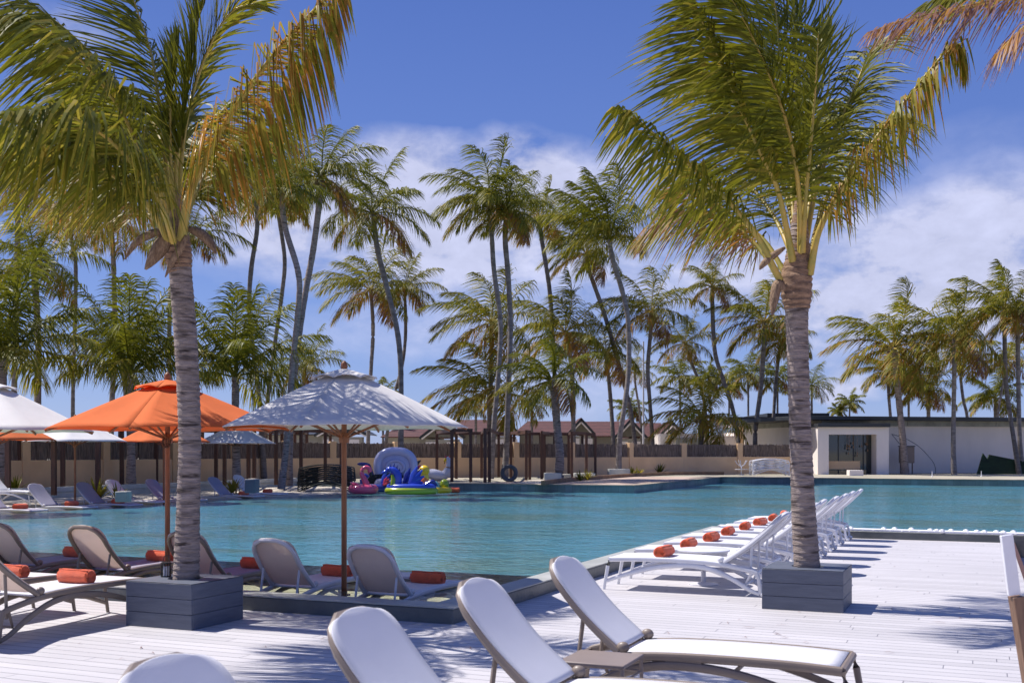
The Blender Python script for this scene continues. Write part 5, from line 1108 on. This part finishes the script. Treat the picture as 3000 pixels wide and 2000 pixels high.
# ------------------------------------------------------------------ low plants
def agave(label, loc, n, L_, m, name='spiky_plant', lean=.5):
    mb = MB()
    for i in range(n):
        a = i*2.4+random.random()*.4; e = R(random.uniform(30,80)); l = L_*random.uniform(.7,1.1); d = Vector((math.cos(a)*math.cos(e), math.sin(a)*math.cos(e), math.sin(e)))
        p = Vector((0,0,0)); P_ = [p.copy()]
        for j in range(5): p = p+d*l/5; d = (d+Vector((0,0,-.12*lean*(j+1)*.5))).normalized(); P_.append(p.copy())
        s = Vector((-math.sin(a), math.cos(a), 0)); vs = []
        for j, q in enumerate(P_): w = L_*.055*math.sin(math.pi*(.2+.78*j/5)); vs += [q-s*w, q+Vector((0,0,-w*.4)), q+s*w]
        mb.add(vs, [(3*j+c, 3*j+c+1, 3*j+4+c, 3*j+3+c) for j in range(5) for c in (0,1)])
    o = mb.build(name, m, loc=loc, recalc=False); tag(o, label, 'plant', 'low spiky plants'); return o
agave('yellow green spiky plant between the far loungers and the bench wall', G(285,1466,.17), 26, .75, M['leaf_yellow'])
agave('thin leaved plant in front of the pale grey box on the far bank', G(345,1470,.17), 16, .6, M['leaf_green'])
agave('bright green grassy plant right of the left trunk on the far bank', G(680,1446,.17), 34, .62, M['leaf_yellow'])
agave('small tuft at the far left behind the sunlit white lounger', G(45,1440,.36), 20, .6, M['leaf_green'])
for i, (x, y, lb) in enumerate([(1870,1392,'tuft of dry grass right of the crossing palm planter'),(1852,1394,'low dry tuft touching the crossing palm planter'),(1932,1389,'dark spiky plant alone before the plain cream wall'),(1700,1408,'small dark tuft left on the sand bed before the right pergola'),(1722,1406,'small tuft on the sand bed under the last pergola post')]):
    agave(lb, G(x,y,.38), 22, .55 if i != 2 else .7, M['leaf_dark'] if i in (2,3) else M['leaf_yellow'])
# ------------------------------------------------------------------ pool floats at the far bank
def vinyl(n, c, r=.25): return mat(n, c, r, coat=.4, var=.06, vscale=4)
V_ = dict(pink=vinyl('pink_vinyl',(.86,.11,.20)), lav=vinyl('lavender_vinyl',(.50,.50,.72)), blue=vinyl('blue_vinyl',(.035,.075,.50)), dk=vinyl('dark_blue_vinyl',(.025,.035,.22)), grn=vinyl('green_vinyl',(.33,.42,.02)),
          yel=vinyl('yellow_vinyl',(.90,.60,.02)), org=vinyl('orange_vinyl',(.90,.22,.03)), wht=vinyl('white_vinyl',(.66,.66,.76)), teal=vinyl('teal_vinyl',(.12,.38,.42)), blk=M['black_plastic'], red=vinyl('red_vinyl',(.6,.05,.07)))
def ring(rx, ry, r, z, n=28): return [(rx*math.cos(2*math.pi*i/n), ry*math.sin(2*math.pi*i/n), z) for i in range(n)]
def at(px, py, z): p = G(px, py, z); return p
# flamingo
fz = .16
f = thing('flamingo_float', 'pink flamingo pool float with curved neck on the bank', 'pool float', at(1064,1447,fz), R(5), 'inflatable pool floats')
MB().tube(ring(.36,.34,.17,.17), .16, 12, closed=True).build('ring', V_['pink'], f)
nk = catmull([(.10,-.1,.20),(.10,-.1,.36),(.04,-.1,.52),(-.04,-.1,.68),(-.02,-.1,.84),(.10,-.1,.92),(.21,-.1,.87),(.25,-.1,.76)], 4)
m = MB(); m.tube(nk, [.135-.07*min(1, i/14) for i in range(len(nk))], 12); m.ell((.22,-.1,.80), (.075,.07,.09), 12, 8); nk_ = m.build('neck', V_['pink'], f)
m = MB(); m.tube([(.25,-.1,.76),(.28,-.1,.68),(.26,-.1,.60)], [.05,.045,.012], 10); m.build('beak', V_['blk'], nk_)
m = MB()
for x in (-.3,-.2): m.ell((x,-.05,.34), (.16,.22,.05), 10, 6, Matrix.Rotation(R(25),3,'Y'))
m.build('tail', V_['pink'], f)
# armchair float: big round back with inner rings
a = thing('armchair_float', 'huge round lavender inflatable chair back standing behind the other floats', 'pool float', at(1140,1437,.16)+Vector((0,2.0,0)), 0, 'inflatable pool floats')
def disc(rx, rz_, ry, cz, y, th=0): return Matrix.Identity(3)
m = MB(); n = 36
pts = [(.70*math.copysign(abs(math.cos(2*math.pi*i/n))**.8, math.cos(2*math.pi*i/n)), .25, .86+.60*math.copysign(abs(math.sin(2*math.pi*i/n))**.8, math.sin(2*math.pi*i/n))) for i in range(n)]
m.tube(pts, .17, 14, closed=True, up=(0,1,0)); m.build('back_ring', V_['lav'], a)
m = MB(); m.ell((0,.30,.86), (.66,.14,.56), 26, 14); m.build('back_cushion', V_['lav'], a)
m = MB(); m.tube([(.34*math.cos(2*math.pi*i/n), .17, .84+.26*math.sin(2*math.pi*i/n)) for i in range(n)], .07, 10, closed=True, up=(0,1,0)); m.build('inner_ring', V_['lav'], a)
m = MB(); m.tube(ring(.62,.55,.2,.22), .2, 12, closed=True); m.build('seat_ring', V_['lav'], a)
# blue dragon float
d = thing('dragon_float', 'blue and green winged dragon pool float, largest of the floats', 'pool float', at(1205,1447,fz), R(-3), 'inflatable pool floats')
MB().tube([(x, y, .12) for x, y, _ in ring(.80,.40,.1,0)], .12, 12, closed=True).build('base_ring', V_['grn'], d)
MB().tube([(x, y, .24) for x, y, _ in ring(.74,.34,.1,0)], .12, 12, closed=True).build('body', V_['blue'], d)
nk = catmull([(-.50,-.1,.28),(-.46,-.1,.50),(-.48,-.1,.68),(-.58,-.1,.80),(-.66,-.1,.82)], 4)
m = MB(); m.tube(nk, [.17-.05*i/len(nk) for i in range(len(nk))], 12); dn = m.build('neck', V_['blue'], d)
m = MB(); m.ell((-.70,-.1,.84), (.16,.10,.10), 12, 8); m.ell((-.88,-.1,.76), (.14,.075,.065), 12, 8, Matrix.Rotation(R(-25),3,'Y')); m.build('head', V_['blue'], dn)
m = MB()
for i, (x, z) in enumerate(((-.72,.95),(-.60,.97),(-.50,.90),(-.42,.80),(-.36,.66))): m.tube([(x,-.1,z-.06),(x+.05,-.1,z+.09)], [.05,.006], 8)
m.build('spikes', V_['dk'], dn)
m = MB(); m.tube([(-.60,-.2,.30),(-.58,-.22,.50),(-.62,-.2,.66)], [.10,.08,.05], 10); m.build('belly', V_['grn'], dn)
def wing(t, x, y, z, s, m_, flip=1, name='wing'):
    mb = MB()
    for k, (a_, l) in enumerate(((70,.62),(50,.60),(30,.52),(8,.42))):
        e = Vector((x+flip*s*l*math.cos(R(a_)), y-.03*k, z+s*l*math.sin(R(a_)))); c_ = Vector((x, y, z))
        mb.tube([c_, c_*.5+e*.5+Vector((0,0,.04)), e], [.09*s,.11*s,.02*s], 8)
    mb.build(name, m_, t)
wing(d, .0, -.15, .34, 1.05, V_['blue']); wing(d, -.26, .15, .34, .95, V_['dk'])
m = MB(); m.tube([tuple(p) for p in catmull([(.55,0,.3),(.72,0,.42),(.82,0,.36),(.90,0,.28)], 4)], [.12,.11,.10,.09,.085,.08,.07,.06,.05,.045,.04,.03,.02], 10); m.build('tail', V_['dk'], d)
# second winged float behind the flamingo
e = thing('winged_float', 'dark blue winged float with pink striped wing behind the flamingo', 'pool float', at(1072,1444,fz)+Vector((.2,1.0,0)), 0, 'inflatable pool floats')
MB().tube([(x, y, .14) for x, y, _ in ring(.62,.34,.1,0)], .14, 12, closed=True).build('ring', V_['dk'], e)
m = MB(); m.tube([tuple(p) for p in catmull([(-.42,0,.2),(-.46,0,.45),(-.38,0,.58),(-.26,0,.50)], 4)], .10, 10); m.build('neck', V_['dk'], e)
wing(e, .28, -.3, .30, .75, V_['blue']); wing(e, .36, -.42, .26, .5, V_['red'], name='wing_stripe')
# blue fin float poking out beside the armchair
b = thing('fin_float', 'dark blue fin shaped float sticking out left of the lavender chair', 'pool float', W(1066,1360,43.0)-Vector((0,0,1.05)), 0, 'inflatable pool floats')
m = MB(); m.ell((0,0,1.05), (.27,.07,.085), 14, 8, Matrix.Rotation(R(5),3,'Y')); m.build('fin', V_['dk'], b); MB().tube([(.2,.05,1.0),(.3,.05,.6),(.3,.0,.02)], [.07,.12,.16], 10).build('body', V_['dk'], b)
# toucan like float, upper right of armchair
c = thing('bird_float', 'dark grey and green bird shaped float leaning behind the yellow one', 'pool float', W(1215,1437,43.5)-Vector((0,0,0)), 0, 'inflatable pool floats')
c.location.z = .16
m = MB(); m.tube([(-.28,0,.05),(-.25,0,.5),(-.12,0,.88),(.1,0,1.08)], [.20,.17,.14,.05], 12); m.build('body', V_['teal'], c)
m = MB(); m.tube([(-.12,-.05,.80),(.08,-.05,.98),(.25,-.05,1.10)], [.11,.09,.02], 10); m.build('beak', V_['blk'], c)
m = MB(); m.ell((.22,-.05,.82), (.13,.1,.10), 12, 8); m.build('cheek', V_['pink'], c)
m = MB(); m.ell((.38,.05,.70), (.20,.15,.20), 12, 8); m.tube([(.38,.05,.7),(.0,0,.62)], [.1,.05], 8); m.build('wing', V_['grn'], c)
m = MB(); m.ell((.05,0,.42), (.30,.2,.3), 12, 8); m.build('breast', V_['dk'], c)
# yellow duck-like float
y = thing('yellow_bird_float', 'tall yellow bird float with orange belly among the blue dragon wings', 'pool float', at(1238,1445,fz)+Vector((0,.75,0)), 0, 'inflatable pool floats')
m = MB(); m.tube([(0,0,.18),(-.01,0,.42),(0,0,.66)], [.20,.19,.15], 16); m.ell((0,0,.78), (.19,.18,.19), 16, 10); m.build('body', V_['yel'], y)
m = MB(); m.ell((-.01,-.06,.38), (.175,.165,.22), 14, 8); m.build('belly', V_['org'], y)
m = MB(); m.tube([(-.14,-.06,.80),(-.27,-.10,.74)], [.05,.02], 8); m.ell((-.12,-.14,.84), (.025,.02,.03), 8, 6); m.build('beak', V_['blk'], y)
MB().tube([(x, yy, .14) for x, yy, _ in ring(.34,.30,.1,0)], .13, 12, closed=True).build('ring', V_['grn'], y)
# low yellow green float with teal wedge
g_ = thing('turtle_float', 'low lime green float with teal wedge at the right end of the floats', 'pool float', at(1280,1444,fz), R(4), 'inflatable pool floats')
MB().tube([(x, yy, .11) for x, yy, _ in ring(.42,.28,.1,0)], .11, 12, closed=True).build('ring', V_['yel'], g_)
m = MB(); m.ell((.26,0,.32), (.16,.16,.17), 12, 8); m.build('head', V_['grn'], g_)
m = MB(); m.tube([(-.05,0,.14),(-.05,0,.28),(-.02,0,.42)], [.24,.17,.03], 10); m.build('shell', V_['teal'], g_)
m = MB(); m.ell((-.34,0,.30), (.12,.14,.13), 10, 8); m.build('fin', V_['dk'], g_)
# white swan-like float on the terrace
s = thing('unicorn_float', 'pale lavender long necked float lying on the terrace right of the others', 'pool float', G(1285,1409,.37), 0, 'inflatable pool floats')
m = MB(); m.tube([tuple(p) for p in catmull([(-.62,0,.38),(-.30,0,.30),(.05,0,.24),(.38,0,.24)], 4)], [.12,.16,.18,.2,.22,.23,.23,.22,.21,.2,.19,.17,.12], 12); m.build('body', V_['wht'], s)
m = MB(); m.tube([tuple(p) for p in catmull([(.30,0,.25),(.42,0,.48),(.46,0,.72),(.40,0,.92),(.34,0,1.0)], 4)], [.20,.2,.2,.19,.18,.17,.16,.16,.15,.13,.12,.11,.1,.08,.08,.07,.05], 12); m.build('neck', V_['wht'], s)
m = MB(); m.tube([(.32,0,.98),(.28,0,1.08)], [.05,.01], 8); m.tube([(.42,0,1.0),(.47,0,1.07)], [.04,.008], 8); m.build('ears', V_['red'], s)
m = MB(); m.tube([(.33,-.02,.95),(.26,-.02,.86),(.24,-.02,.72)], [.06,.06,.02], 8); m.build('mane', V_['yel'], s)
# orange towel left at the water's edge
o = TW.copy(); col.objects.link(o); o.location = at(1330,1440,.12)+Vector((0,0,.06)); o.rotation_euler = (0,0,R(80)); o.scale = (1.5,1.2,1.5); tag(o, 'orange towel lying at the pool edge right of the lime green float', 'towel')

# dry leaflets and dust blown over the deck
ll = MB()
for i in range(70):
    v, u = (random.gauss(-1.5, 2.2), random.gauss(-2.2, 1.6)) if i % 2 else (random.gauss(3.2, 1.0), random.gauss(1.5, 3.0))
    if not (-9 < v < 4.8 and -6 < u < 11.8) or (v < .1 and u > -.1): continue
    a = random.uniform(0, 6.28); l = random.uniform(.03, .13); w = random.uniform(.003, .008); p = Vector((v, u, .006)); d = Vector((math.cos(a), math.sin(a), 0)); n_ = Vector((-d.y, d.x, 0))
    q = p+d*l/2+n_*l*.12+Vector((0,0,.008)); r_ = p+d*l
    ll.add([p-n_*w*.4, p+n_*w*.4, q+n_*w, q-n_*w, r_+n_*.001, r_-n_*.001], [(0,3,2,1), (3,5,4,2)])
o = uvobj(ll, 'leaf_litter', M['leaf_dead'], kind='stuff', recalc=False); tag(o, 'few dry brown leaflets scattered over the pale deck boards', 'leaf litter')
